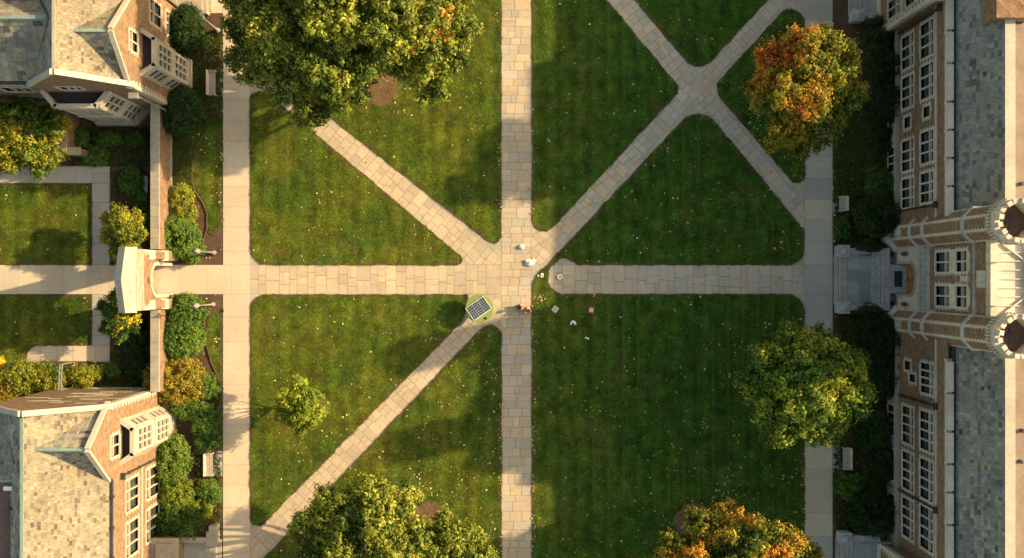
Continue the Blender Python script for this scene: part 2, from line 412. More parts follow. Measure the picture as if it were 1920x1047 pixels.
lawn([(-120, 553), (172, 553), (172, 648), (60, 648, 12), (49, 668, 10), (49, 700), (-120, 700)])
lawn([(358, 240), (372, 225), (417, 180), (417, 425), (395, 445, 5), (389, 430, 8), (386, 392, 30), (352, 345, 20), (352, 300, 20)], amp=.05)
lawn([(392, 592), (417, 580), (417, 730), (405, 700, 20), (383, 640, 30)], amp=.05)
lawn([(1563, 205), (1590, 190), (1637, 270), (1640, 300), (1615, 355, 20), (1563, 378)], amp=.05)
ln = MB()
for w in LAWNS: ln.prism(w, -.03, .045)
struct(ln.build('lawn', 'grass'))
dm = MB()
for w in LAWNS:
    a_ = sum(w[i][0] * w[(i + 1) % len(w)][1] - w[(i + 1) % len(w)][0] * w[i][1] for i in range(len(w))); sg = 1 if a_ > 0 else -1; pr = None
    for i in range(len(w)):
        p, q = Vector(w[i]), Vector(w[(i + 1) % len(w)]); d = (q - p)
        if d.length < .02: continue
        nn = Vector((-d.y, d.x)).normalized() * sg; k = random.choice([0, .04, .07, .12, .16]) if random.random() < .8 else .26
        if pr is None: pr = k
        if abs(p.x) < 44 and abs(p.y) < 25 and (k + pr) > .01: dm.face([(*(p - nn * .012), .049), (*(q - nn * .012), .049), (*(q + nn * (k + .005)), .049), (*(p + nn * (pr + .005)), .049)])
        pr = k
struct(dm.build('lawn_margin', 'soil'))
# mulch rings under trees, bare soil patches
mr = MB()
for px, py, r in ((712, 165, 34), (592, 752, 19), (805, 970, 30), (1300, 975, 34)):
    cx, cy = W(px, py); mr.prism([(cx + L(r) * random.uniform(.85, 1.15) * math.cos(t * .3), cy + L(r) * random.uniform(.85, 1.15) * math.sin(t * .3)) for t in range(21)], .03, .058)
struct(mr.build('mulch_ring', 'bark_mulch'))

def inpoly(P, poly):
    x, y = P[:, 0], P[:, 1]; c = np.zeros(len(P), bool); n = len(poly)
    for i in range(n):
        x0, y0 = poly[i]; x1, y1 = poly[i - 1]
        m = ((y0 > y) != (y1 > y)); 
        if y1 != y0: c ^= m & (x < (x1 - x0) * (y - y0) / (y1 - y0) + x0)
    return c
def bbox(poly): a = np.array(poly); return a.min(0), a.max(0)
def scatter(poly, dens):
    lo, hi = bbox(poly); lo = np.maximum(lo, (-41.5, -23)); hi = np.minimum(hi, (41.5, 23)); s = hi - lo
    n = int(s[0] * s[1] * dens); P = RNG.random((n, 2)) * s + lo
    return P[inpoly(P, poly)]
def mesh_quads(name, V, nv, colors, m, parent=None):
    """V: (n, nv, 3) faces; colors (n,3)"""
    n = len(V); me = bpy.data.meshes.new(name)
    me.vertices.add(n * nv); me.vertices.foreach_set('co', V.astype(np.float32).ravel())
    me.loops.add(n * nv); me.loops.foreach_set('vertex_index', np.arange(n * nv, dtype=np.int32))
    me.polygons.add(n); me.polygons.foreach_set('loop_start', np.arange(n, dtype=np.int32) * nv)
    me.update(calc_edges=True)
    if colors is not None:
        ca = me.color_attributes.new('Col', 'FLOAT_COLOR', 'CORNER')
        cc = np.ones((n * nv, 4), np.float32); cc[:, :3] = np.repeat(colors, nv, axis=0); ca.data.foreach_set('color', cc.ravel())
    me.materials.append(M[m]); o = bpy.data.objects.new(name, me); COL.objects.link(o)
    if parent is not None: o.parent = parent; o.matrix_parent_inverse = Matrix.Translation(-parent.location)
    return o
# grass blades
def fringe(w, d=45):
    a = np.array(w); b_ = np.roll(a, -1, 0); l = np.linalg.norm(b_ - a, axis=1); ok = (np.abs(a[:, 0]) < 42) & (np.abs(a[:, 1]) < 24)
    k = np.where(ok, np.ceil(l * d), 0).astype(int); i = np.repeat(np.arange(len(a)), k); t = RNG.random(len(i))[:, None]
    q = np.sin(i * .37) + np.sin(i * 1.13); keep = RNG.random(len(i)) < .45 + .3 * q
    return (a[i] * (1 - t) + b_[i] * t + RNG.normal(size=(len(i), 2)) * .035)[keep]
B = np.concatenate([scatter(w, 330) for w in LAWNS] + [fringe(w) for w in LAWNS]); n = len(B)
th = RNG.random(n) * 2 * np.pi; ln_ = .06 + .09 * RNG.random(n); hw = .010 + .013 * RNG.random(n); hz = .02 + .05 * RNG.random(n)
V = np.zeros((n, 3, 3)); base = np.c_[B, np.full(n, .04)]
V[:, 0] = base + np.c_[-np.sin(th) * hw, np.cos(th) * hw, np.zeros(n)]; V[:, 1] = base - np.c_[-np.sin(th) * hw, np.cos(th) * hw, np.zeros(n)]
V[:, 2] = base + np.c_[np.cos(th) * ln_, np.sin(th) * ln_, hz]
stuff(mesh_quads('grass', V, 3, None, 'blade'), 'short mown grass covering the lawns between the paths', 'grass')
# fallen leaves
def leaves_on(poly, dens, z=.07, big=1.0):
    P = scatter(poly, dens); return np.c_[P, np.full(len(P), z)]
dn = [1.7, 2.0, 1.2, 1.0, 6, 2.0, 2.4, 5.0, 1.5, 1.5, 3, 3, 5]
A = [leaves_on(w, d) for w, d in zip(LAWNS, dn)]
def around(px, py, r, n): 
    x, y = W(px, py); a = RNG.random(n) * 6.283; q = np.abs(RNG.normal(size=n)) * L(r) * .6; return np.c_[x + q * np.cos(a), y + q * np.sin(a), np.full(n, .07)]
for px, py, r, n in ((1480, 180, 150, 800), (1470, 740, 170, 800), (1350, 960, 170, 800), (720, 950, 170, 480), (560, 800, 120, 160), (700, 160, 150, 160), (1010, 560, 30, 40), (1480, 470, 60, 90)):
    A.append(around(px, py, r, n))
for px, py0, py1 in ((938, 200, 440), (940, 620, 1040), (1000, 550, 1040), (998, 200, 430), (416, 260, 440), (1506, 560, 1040), (1564, 60, 460)):
    n = int((py1 - py0) / 3); yy = RNG.random(n) * (py1 - py0) + py0; xx = px + RNG.normal(size=n) * 3; q = np.array([W(a, c) for a, c in zip(xx, yy)]); A.append(np.c_[q, np.full(n, .07)])
for (a, c, e, f, d) in ((326, 60, 417, 235, 5), (326, 235, 417, 497, 3), (326, 553, 417, 1000, 6), (208, 320, 282, 496, 4), (208, 556, 282, 728, 4), (1564, 60, 1665, 450, 4), (1564, 590, 1665, 1000, 3)):
    A.append(leaves_on([W(a, c), W(e, c), W(e, f), W(a, f)], d))
A = np.concatenate(A)
nz = np.sin(A[:, 0] * .9 + 2 * np.sin(A[:, 1] * .5)) * np.cos(A[:, 1] * 1.1 + 1.5 * np.sin(A[:, 0] * .7)) + .5 * np.sin(A[:, 0] * 2.3 + A[:, 1] * 1.7)
A = A[RNG.random(len(A)) < np.clip(.5 + .55 * nz, .06, 1)]; n = len(A)
sz = .034 + .06 * RNG.random(n) ** 2.5; th = RNG.random(n) * 6.283
tl = RNG.normal(size=(n, 2)) * .35
V = np.zeros((n, 5, 3))
for k, (r, a) in enumerate(((1.25, 0), (.8, 1.1), (.95, 2.4), (.9, 3.9), (.75, 5.1))):
    dx, dy = r * np.cos(th + a) * sz, r * np.sin(th + a) * sz
    V[:, k] = A + np.c_[dx, dy, dx * tl[:, 0] + dy * tl[:, 1]]
pal = np.array([(.55, .42, .22), (.62, .50, .32), (.50, .30, .12), (.36, .18, .07), (.60, .50, .18), (.52, .40, .22), (.30, .16, .08)])
stuff(mesh_quads('fallen_leaves', V, 5, pal[RNG.integers(0, 7, n)], 'litter'), 'dry tan and yellow fallen leaves scattered over the lawns', 'leaf litter')

# ------------------------------------------------------------------ building helpers
class Fr:
    def __init__(s, O, U, Nn): s.O = Vector(O); s.U = Vector(U); s.N = Vector(Nn)
    def P(s, u, n, z): return s.O + s.U * u + s.N * n + Vector((0, 0, z))
    def box(s, mb, u0, u1, n0, n1, z0, z1, col=None, mi=0):
        mb.hexa([s.P(u0, n0, z0), s.P(u1, n0, z0), s.P(u1, n1, z0), s.P(u0, n1, z0), s.P(u0, n0, z1), s.P(u1, n0, z1), s.P(u1, n1, z1), s.P(u0, n1, z1)], col, mi)
def wall(mb, fr, outline, holes=(), depth=.28, n=0):
    polys = [[Vector((u, z, 0)) for u, z in outline]]
    for (u0, z0, u1, z1) in holes: polys.append([Vector((u0, z0, 0)), Vector((u0, z1, 0)), Vector((u1, z1, 0)), Vector((u1, z0, 0))])
    flat = [p for q in polys for p in q]
    for t in tessellate_polygon(polys): mb.face([fr.P(flat[k].x, n, flat[k].y) for k in t])
    for (u0, z0, u1, z1) in holes:
        for (a, c), (e, f) in (((u0, z0), (u1, z0)), ((u1, z0), (u1, z1)), ((u1, z1), (u0, z1)), ((u0, z1), (u0, z0))):
            mb.face([fr.P(a, n, c), fr.P(e, n, f), fr.P(e, n - depth, f), fr.P(a, n - depth, c)])
def window(parent, fr, u0, z0, u1, z1, cols=3, tr=.68, sur=.15, teeth=True, n=0, mt='whitestone'):
    mb = MB(); pr = .045
    fr.box(mb, u0 - sur, u0, n - .2, n + pr, z0 - sur, z1 + sur); fr.box(mb, u1, u1 + sur, n - .2, n + pr, z0 - sur, z1 + sur)
    fr.box(mb, u0, u1, n - .2, n + pr, z1, z1 + sur); fr.box(mb, u0, u1, n - .2, n + pr + .05, z0 - sur, z0)
    if teeth:
        k = 0; z = z0 - sur
        while z < z1 + sur - .2:
            if k % 2 == 0:
                fr.box(mb, u0 - sur - .12, u0 - sur, n - .05, n + pr - .006, z, z + .24); fr.box(mb, u1 + sur, u1 + sur + .12, n - .05, n + pr - .006, z, z + .24)
            z += .27; k += 1
    w = (u1 - u0) / cols
    for k in range(1, cols): fr.box(mb, u0 + k * w - .055, u0 + k * w + .055, n - .18, n + .01, z0, z1)
    ts = tr if isinstance(tr, (list, tuple)) else ([tr] if tr else [])
    for t in ts:
        zt = z0 + (z1 - z0) * t; fr.box(mb, u0, u1, n - .17, n + .018, zt - .05, zt + .05)
    o = mb.build('window', mt, parent)
    g = MB(); g.face([fr.P(u0, n - .15, z0), fr.P(u1, n - .15, z0), fr.P(u1, n - .15, z1), fr.P(u0, n - .15, z1)]); g.build('pane', 'glass', o)
    # sub-part frames: thin casement edges
    return o
def quoins(mb, fr, u, side, z0, z1, n=0, w=.42, h=.3):
    z = z0; k = 0
    while z < z1 - .05:
        ww = w if k % 2 else w * .55; zz = min(z + h, z1)
        fr.box(mb, u if side > 0 else u - ww, u + ww if side > 0 else u, n - .05, n + .03, z, zz - .012); z += h; k += 1
SL_E = [(0.223, 0.194, 0.14), (0.238, 0.205, 0.151), (0.252, 0.22, 0.162), (0.209, 0.184, 0.137), (0.23, 0.205, 0.158), (0.216, 0.187, 0.144), (0.245, 0.205, 0.137), (0.166, 0.148, 0.119)]
SL_W = [tuple(x * 1.2 for x in c) for c in [(.165, .17, .16), (.18, .185, .172), (.15, .158, .155), (.195, .193, .172), (.172, .175, .16), (.11, .118, .125), (.205, .185, .15), (.16, .168, .162)]]
SL_G = [(.27, .25, .20), (.31, .28, .22), (.22, .215, .19), (.17, .165, .155), (.33, .29, .20), (.25, .24, .21)]
def slates(mb, A, U, Vv, poly, pal, wr=(.2, .45), h=.27, darkp=.06):
    """A origin, U unit vector along eave, Vv unit up-slope; poly convex in (u,v)"""
    A, U, Vv = Vector(A), Vector(U).normalized(), Vector(Vv).normalized(); Nn = U.cross(Vv)
    if Nn.z < 0: Nn = -Nn
    us = [p[0] for p in poly]; vs = [p[1] for p in poly]
    # underlay
    mb.face([A + U * u + Vv * v - Nn * .01 for u, v in poly], (.08, .08, .075))
    hp = []
    n = len(poly); cx = sum(us) / n; cy = sum(vs) / n
    for i in range(n):
        p, q = poly[i], poly[(i + 1) % n]; a, b_ = q[1] - p[1], p[0] - q[0]; c = a * p[0] + b_ * p[1]
        if a * cx + b_ * cy > c: a, b_, c = -a, -b_, -c
        hp.append((a, b_, c))
    v = min(vs)
    while v < max(vs):
        hh = h * random.uniform(.8, 1.15); u = min(us) - random.random() * .5
        while u < max(us):
            w = random.uniform(*wr); q = [(u + .008, v), (u + w - .008, v), (u + w - .008, v + hh + .02), (u + .008, v + hh + .02)]
            for a, b_, c in hp:
                q = clip_half(q, a, b_, c)
                if len(q) < 3: break
            if len(q) > 2 and area(q) > .003:
                col = jit(random.choice(pal), .13)
                if random.random() < darkp: col = tuple(x * .5 for x in col)
                r = random.uniform(.018, .034)
                mb.face([A + U * a + Vv * b_ + Nn * (r * (1 - (b_ - v) / hh) + .006) for a, b_ in q], col)
                # visible butt edge
                mb.face([A + U * q[0][0] + Vv * q[0][1] + Nn * r, A + U * q[1][0] + Vv * q[1][1] + Nn * r, A + U * q[1][0] + Vv * (q[1][1]), A + U * q[0][0] + Vv * (q[0][1])], tuple(x * .6 for x in col))
            u += w
        v += hh
def beam(mb, a, b_, w, h, up=(0, 0, 1), col=None):
    """box along a->b, width w, height h above line"""
    a, b_ = Vector(a), Vector(b_); d = (b_ - a).normalized(); s = d.cross(Vector(up)).normalized() * w / 2; u = s.cross(d).normalized() * h
    if u.z < 0: u = -u
    mb.hexa([a - s, b_ - s, b_ + s, a + s, a - s + u, b_ - s + u, b_ + s + u, a + s + u], col)
def drainpipe(parent, fr, u, z0, z1, n=.1, hop=True):
    mb = MB(); mb.tube([fr.P(u, n, z0), fr.P(u, n, z1)], .07, 8)
    z = z0 + .6
    while z < z1: fr.box(mb, u - .1, u + .1, n - .1, n + .09, z, z + .08); z += 2.1
    o = mb.build('drainpipe', 'bronze', parent)
    if hop:
        h = MB(); h.hexa([fr.P(u - .1, n - .1, z1 - .1), fr.P(u + .1, n - .1, z1 - .1), fr.P(u + .1, n + .1, z1 - .1), fr.P(u - .1, n + .1, z1 - .1),
                          fr.P(u - .24, n - .1, z1 + .35), fr.P(u + .24, n - .1, z1 + .35), fr.P(u + .24, n + .24, z1 + .35), fr.P(u - .24, n + .24, z1 + .35)])
        h.build('hopper', 'bronze', o)
def bay(parent, fr, u0, u1, proj, ch, z1, rows, cols, side=1, topname='bay_window'):
    """canted bay on wall frame fr between u0..u1 projecting proj, chamfer ch"""
    P = [(u0, 0), (u0 + ch, proj), (u1 - ch, proj), (u1, 0)]
    mb = MB()
    def ring(off, z): return [fr.P(u0 - off, 0, z), fr.P(u0 + ch - off * .4, proj + off, z), fr.P(u1 - ch + off * .4, proj + off, z), fr.P(u1 + off, 0, z)]
    # faces with holes
    segs = []
    for k in range(3):
        a, c = P[k], P[k + 1]; A0 = fr.P(a[0], a[1], 0); A1 = fr.P(c[0], c[1], 0); U = (A1 - A0); ln = U.length; U.normalize(); Nn = Vector((U.y, -U.x, 0))
        if Nn.dot(fr.N) < 0 or (k != 1 and Nn.dot(fr.P((u0 + u1) / 2, 0, 0) - A0) > 0): Nn = -Nn
        segs.append((Fr(A0, U, Nn), ln))
    o = None
    holes_all = []
    for k, (f, ln) in enumerate(segs):
        m = .22; nc = cols if k == 1 else side
        hs = [(m, za, ln - m, zb) for za, zb in rows] if nc else []
        wall(mb, f, [(0, 0), (ln, 0), (ln, z1), (0, z1)], hs, .2); holes_all.append((f, hs, nc))
        zz = [rows[0][0] - .3, rows[-1][1] + .25] + ([(rows[0][1] + rows[1][0]) / 2 - .06] if len(rows) > 1 else [])
        for z in zz: f.box(mb, -.03, ln + .03, -.02, .09, z, z + .14)
        f.box(mb, -.05, ln + .05, -.22, .10, z1 - .22, z1)       # parapet coping
        f.box(mb, -.06, ln + .06, -.02, .18, 0, .55)
        f.box(mb, 0, ln, -.2, -.001, z1 - .7, z1 - .22)
    o = mb.build(topname, 'whitestone', parent)
    dk = MB(); q = [fr.P(u, n, z1 - .55) for u, n in P]; dk.face(q); dk.build('bay_roof', 'baydeck', o)
    for f, hs, nc in holes_all:
        for (a, za, c, zb) in hs:
            mm = MB(); w = (c - a) / nc
            for k in range(1, nc): f.box(mm, a + k * w - .06, a + k * w + .06, -.16, .012, za, zb)
            h = zb - za; rws = [.34, .68] if h > 2.2 else [.6]
            for t in rws: f.box(mm, a, c, -.15, .006, za + h * t - .045, za + h * t + .045)
            mm.box(*([0] * 6)) if False else None
            f.box(mm, a, c, -.16, .02, za - .001, za + .06)
            mm.build('mullions', 'whitestone', o)
            g = MB(); g.face([f.P(a, -.14, za), f.P(c, -.14, za), f.P(c, -.14, zb), f.P(a, -.14, zb)]); g.build('pane', 'glass', o)
    return o

# ------------------------------------------------------------------ south-west building
def build_sw():
    T = thing('college_building', 'sunlit brick hall with pale stone slate roof at lower left of the quad', 'building', (-31, -18, 0))
    X, Y = -27.3, -8.5; ez, rz, rx, xw = 10.7, 14.5, -31.35, -35.4
    E = Fr((X, 0, 0), (0, 1, 0), (1, 0, 0)); Nf = Fr((0, Y, 0), (1, 0, 0), (0, 1, 0)); Wf = Fr((xw, 0, 0), (0, 1, 0), (-1, 0, 0))
    wins = []
    for (a, c) in ((-16.5, -14.35), (-19.75, -17.4), (-22.9, -20.6), (-26.2, -23.9)):
        wins.append((a, 5.3, c, 7.6, 3, .68)); 
        if a > -22: wins.append((a + .05, 1.0, c + .05, 3.6, 3, .68))
    wins.append((-12.15, 8.95, -10.75, 10.35, 2, .66))
    gy0, gy1, gp, gz = -8.5, -13.5, -11.0, 13.85
    out = [(-32, 0), (Y, 0), (Y, ez), (gp, gz), (gy1, ez), (-32, ez)]
    mb = MB(); wall(mb, E, out, [w[:4] for w in wins]); 
    wall(mb, Nf, [(xw, 0), (X, 0), (X, ez), (rx, rz), (xw, ez)]); wall(mb, Wf, [(-32, 0), (Y, 0), (Y, ez), (-32, ez)])
    # weathered stone coursing patches high on the north gable
    for k in range(26):
        z = random.uniform(1, 10.0); u = random.uniform(xw + .6, X - 1.6); l = random.uniform(.8, 2.6)
        Nf.box(mb, u, u + l, -.03, .022, z, z + random.uniform(.1, .22), None, 1)
    mb.build('wall', ['brick', 'whitestone'], T)
    for w in wins: window(T, E, *w)
    bay(T, E, -12.9, -9.8, .9, .62, 8.7, [(1.2, 3.7), (4.9, 7.5)], 3, 1)
    st = MB()
    quoins(st, E, Y, -1, 0, 10.6); quoins(st, Nf, X, -1, 0, 10.6, w=.5)
    # verge copings, north gable and east gable
    for a, c in (((X + .25, Y - .1, ez - .1), (rx, Y - .1, rz + .12)), ((rx, Y - .1, rz + .12), (xw - .2, Y - .1, ez - .1))): beam(st, a, c, .36, .2)
    for a, c in (((X - .05, gy0 + .1, ez - .05), (X - .05, gp, gz + .18)), ((X - .05, gp, gz + .18), (X - .05, gy1 - .15, ez - .15))): beam(st, a, c, .32, .18)
    st.build('stone_trim', 'whitestone', T)
    q = MB(); E.box(q, -32, -8.5, 0, .07, .0, .55); Nf.box(q, xw, X, 0, .07, 0, .6); q.build('plinth', 'whitestone', T)
    q = MB(); E.box(q, -32, -13.75, -.02, .08, 4.45, 4.6); q.build('string_course', 'whitestone', T)
    gt = MB(); E.box(gt, -32, -13.6, .0, .2, ez - .32, ez - .12); 
    for k in range(9): E.box(gt, -14.9 - k * 2.1, -14.7 - k * 2.1, -.1, .26, ez - .4, ez - .02)
    gt.build('gutter', 'gutter', T)
    sl = math.hypot(X - rx, rz - ez); Vv = ((rx - X) / sl, 0, (rz - ez) / sl)
    rf = MB(); slates(rf, (X - .0, -32, ez), (0, 1, 0), Vv, [(0, 0), (32 + Y - .3, 0), (32 + Y - .3, sl), (0, sl)], SL_E, (.12, .36), .21, .06)
    slates(rf, (xw, -32, ez), (0, 1, 0), ((rx - xw) / sl, 0, (rz - ez) / sl), [(0, 0), (32 + Y - .3, 0), (32 + Y - .3, sl), (0, sl)], SL_G)
    rf.build('slate_roof', 'slate', T)
    # cross gable roof
    cg = MB(); hw = gp - gy1; xi = X - (gz - ez) / (rz - ez) * (X - rx) - .0
    s2 = math.hypot(hw, gz - ez); run = X - xi
    slates(cg, (X - .05, gy1, ez), (-1, 0, 0), (0, hw / s2, (gz - ez) / s2), [(0, 0), (.02, 0), (run, s2), (0, s2)], SL_G, (.2, .5), .3)
    hw2 = gy0 - gp; s3 = math.hypot(hw2, gz - ez)
    slates(cg, (X - .05, gy0 - .02, ez), (-1, 0, 0), (0, -hw2 / s3, (gz - ez) / s3), [(0, 0), (.02, 0), (run, s3), (0, s3)], SL_G, (.2, .5), .3)
    cgo = cg.build('gable_roof', 'slate', T)
    rd = MB(); beam(rd, (X - .25, gp, gz + .02), (xi - .1, gp, gz + .02), .22, .07); rd.build('ridge_flashing', 'copper', cgo)
    vl = MB(); beam(vl, (xi, gp, gz + .01), (X - .3, gy1, ez + .02), .14, .05); beam(vl, (xi, gp, gz + .01), (X - .3, gy0 - .3, ez + .02), .14, .05); vl.build('valley_flashing', 'lead', cgo)
    rd = MB(); beam(rd, (rx, -32, rz), (rx, Y - .4, rz), .2, .06); rd.build('ridge_flashing', 'copper', T)
    # flat roof to the west, slope in front of it
    fl = MB(); fl.box(-46, -32.35, -32, -13.2, 9, 13.3); fl.build('flat_roof', 'darkroof', T)
    cp = MB(); cp.box(-46, -32.3, -13.22, -13.05, 13.2, 13.42); cp.build('copper_edge', 'copper', T)
    s4 = math.hypot(3.3, 2.7); fr_ = MB(); slates(fr_, (-46, -9.75, 10.6), (1, 0, 0), (0, -3.3 / s4, 2.7 / s4), [(0, 0), (12.6, 0), (13.6, s4), (0, s4)], SL_W); fr_.build('back_roof', 'slate', T)
    w2 = MB(); w2.box(-46, -33.5, -13, -9.9, 0, 10.6); w2.build('rear_wall', 'brick', T)
    vx, vy = W(14, 917, 13.6); v = MB(); v.tube([(vx - .25, vy, 13.5), (vx + .3, vy, 13.55)], .14, 12); v.box(vx - .3, vx - .1, vy - .12, vy + .12, 13.3, 13.5); v.build('roof_vent', 'paper', T)
    vx, vy = W(17, 955, 13.6); v = MB(); v.lathe(vx, vy, [(.13, 13.3), (.13, 13.6), (.1, 13.6)], 12); v.build('roof_vent', 'gutter', T)
    drainpipe(T, E, -13.75, .3, 8.3); 
    # low porch beside the steps
    pw = MB(); pw.box(-27.28, -25.4, -32, -19.75, 0, 2.4); po = pw.build('porch_wall', 'brick', T)
    pc = MB(); pc.box(-27.28, -25.25, -32, -19.62, 2.4, 2.58); pc.box(-26.9, -25.7, -32, -20.0, 2.58, 2.75); pc.build('coping', 'stone', po)
    return T
build_sw()

# ------------------------------------------------------------------ north-west building
def build_nw():
    T = thing('college_building', 'tan slate roofed brick hall with two stone bay windows at upper left', 'building', (-30, 18, 0))
    X, Y, ez, rz, rx, xw = -26.1, 13.2, 10.0, 14.2, -29.45, -32.8
    E = Fr((X, 0, 0), (0, 1, 0), (1, 0, 0)); Sf = Fr((0, Y, 0), (1, 0, 0), (0, -1, 0)); S2 = Fr((0, Y + .35, 0), (1, 0, 0), (0, -1, 0))
    gy0, gy1, gp, gz = 13.25, 19.2, 16.25, 13.1
    ew = [(18.6, 4.0, 20.2, 6.2, 2, .6), (18.6, .9, 20.2, 2.8, 2, .6), (15.7, 8.75, 17.0, 10.2, 2, .6), (22.2, 4.0, 23.8, 6.2, 2, .6)]
    sw = [(-31.2, 8.75, -29.8, 9.75, 3, None), (-28.05, 4.4, -27.2, 5.4, 2, None)]
    mb = MB(); wall(mb, E, [(Y, 0), (32, 0), (32, ez), (gy1, ez), (gp, gz), (gy0, ez), (Y, ez)], [w[:4] for w in ew])
    wall(mb, Sf, [(xw, 0), (X, 0), (X, ez), (rx, rz), (xw, ez)], [w[:4] for w in sw[:1]])
    w2w = [(-36.3, 6.2, -34.4, 8.4, 3, .6), (-36.3, 1.8, -34.4, 4.2, 3, .6)]
    wall(mb, S2, [(-52, 0), (xw, 0), (xw, ez), (-52, ez)], [w[:4] for w in w2w])
    mb.face([(xw, Y, 0), (xw, Y + .4, 0), (xw, Y + .4, ez), (xw, Y, ez)])
    mb.build('wall', 'brick', T)
    for w in ew: window(T, E, *w)
    for w in sw[:1]: window(T, Sf, *w)
    for w in w2w: window(T, S2, *w)
    bay(T, E, 14.35, 17.6, 1.0, .65, 8.1, [(1.0, 3.6), (4.5, 7.1)], 3, 1)
    bay(T, Sf, -33.1, -28.3, 1.1, .95, 8.1, [(1.0, 3.4), (4.4, 7.0)], 4, 2)
    st = MB(); quoins(st, E, Y, 1, 0, 9.9, w=.5); quoins(st, Sf, X, -1, 0, 9.9, w=.5)
    for a, c in (((X + .2, Y + .1, ez - .1), (rx, Y + .1, rz + .12)), ((rx, Y + .1, rz + .12), (xw - .25, Y + .1, ez - .15))): beam(st, a, c, .36, .2)
    for a, c in (((X - .05, gy0 - .1, ez - .1), (X - .05, gp, gz + .18)), ((X - .05, gp, gz + .18), (X - .05, gy1 + .15, ez - .15))): beam(st, a, c, .32, .18)
    E.box(st, 17.8, 32, 0, .07, 0, .5); Sf.box(st, -28.2, X, 0, .07, 0, .5)
    st.build('stone_trim', 'whitestone', T)
    sl = math.hypot(X - rx, rz - ez)
    rf = MB(); slates(rf, (X, Y + .3, ez), (0, 1, 0), ((rx - X) / sl, 0, (rz - ez) / sl), [(0, 0), (19, 0), (19, sl), (0, sl)], SL_E, (.12, .36), .21, .06)
    slates(rf, (xw, Y + .3, ez), (0, 1, 0), ((rx - xw) / sl, 0, (rz - ez) / sl), [(0, 0), (19, 0), (19, sl), (0, sl)], SL_G)
    rf.build('slate_roof', 'slate', T)
    rd = MB(); beam(rd, (rx, Y + .3, rz), (rx, 32, rz), .2, .06); rd.build('ridge_flashing', 'stone', T)
    cg = MB(); k = (gz - ez) / (rz - ez); xi = X - k * (X - rx); run = X - xi
    h1 = gp - gy0; s1 = math.hypot(h1, gz - ez); slates(cg, (X - .05, gy0, ez), (-1, 0, 0), (0, h1 / s1, (gz - ez) / s1), [(0, 0), (.02, 0), (run, s1), (0, s1)], SL_G, (.2, .5), .3)
    h2 = gy1 - gp; s2 = math.hypot(h2, gz - ez); slates(cg, (X - .05, gy1, ez), (-1, 0, 0), (0, -h2 / s2, (gz - ez) / s2), [(0, 0), (.02, 0), (run, s2), (0, s2)], SL_E, (.2, .5), .3)
    cgo = cg.build('gable_roof', 'slate', T)
    rd = MB(); beam(rd, (X - .25, gp, gz + .02), (xi - .1, gp, gz + .02), .22, .07); rd.build('ridge_flashing', 'copper', cgo)
    vl = MB(); beam(vl, (xi, gp, gz + .01), (X - .3, gy1, ez + .02), .14, .05); beam(vl, (xi, gp, gz + .01), (X - .3, gy0 + .3, ez + .02), .14, .05); vl.build('valley_flashing', 'lead', cgo)
    # west range
    ry, wz = 17.0, 13.5; s3 = math.hypot(ry - Y - .35, wz - ez)
    wr = MB(); slates(wr, (-52, Y + .35, ez), (1, 0, 0), (0, (ry - Y - .35) / s3, (wz - ez) / s3), [(0, 0), (19.2, 0), (21.9, s3), (0, s3)], SL_G, (.3, .62), .4)
    s4 = math.hypot(3.2, 3.0); slates(wr, (-52, ry + 3.2, wz - 3.0), (1, 0, 0), (0, -3.2 / s4, 3.0 / s4), [(0, 0), (19.2, 0), (21.9, s4), (0, s4)], SL_E, (.3, .62), .36)
    wo = wr.build('west_range_roof', 'slate', T)
    rd = MB(); beam(rd, (-52, ry, wz), (-30.2, ry, wz), .24, .07); rd.build('ridge_flashing', 'copper', wo)
    gt = MB(); S2.box(gt, -52, xw - .1, 0, .2, ez - .25, ez - .06); gt.build('gutter', 'gutter', T)
    fl = MB(); fl.box(-52, -32.0, 18.35, 32, 9, 12.2); fl.build('flat_roof', 'darkroof', T)
    ch = MB(); ch.box(-27.4, -26.15, 19.3, 20.0, 9, 11.6); cho = ch.build('chimney', 'brick', T)
    cc = MB(); cc.box(-27.5, -26.05, 19.2, 20.1, 11.6, 11.8); cc.build('coping', 'stone', cho)
    lb = MB(); fx, fy = W(246, 178, 9.5); lb.box(fx - .3, fx + .3, fy - .2, fy + .2, 8.9, 9.25); lb.tube([(fx, fy + .1, 9), (fx, fy + .1, 0)], .06, 8); lb.build('hopper', 'lamp_paint', T)
    drainpipe(T, E, 21.1, .2, 9.3)
    return T
build_nw()

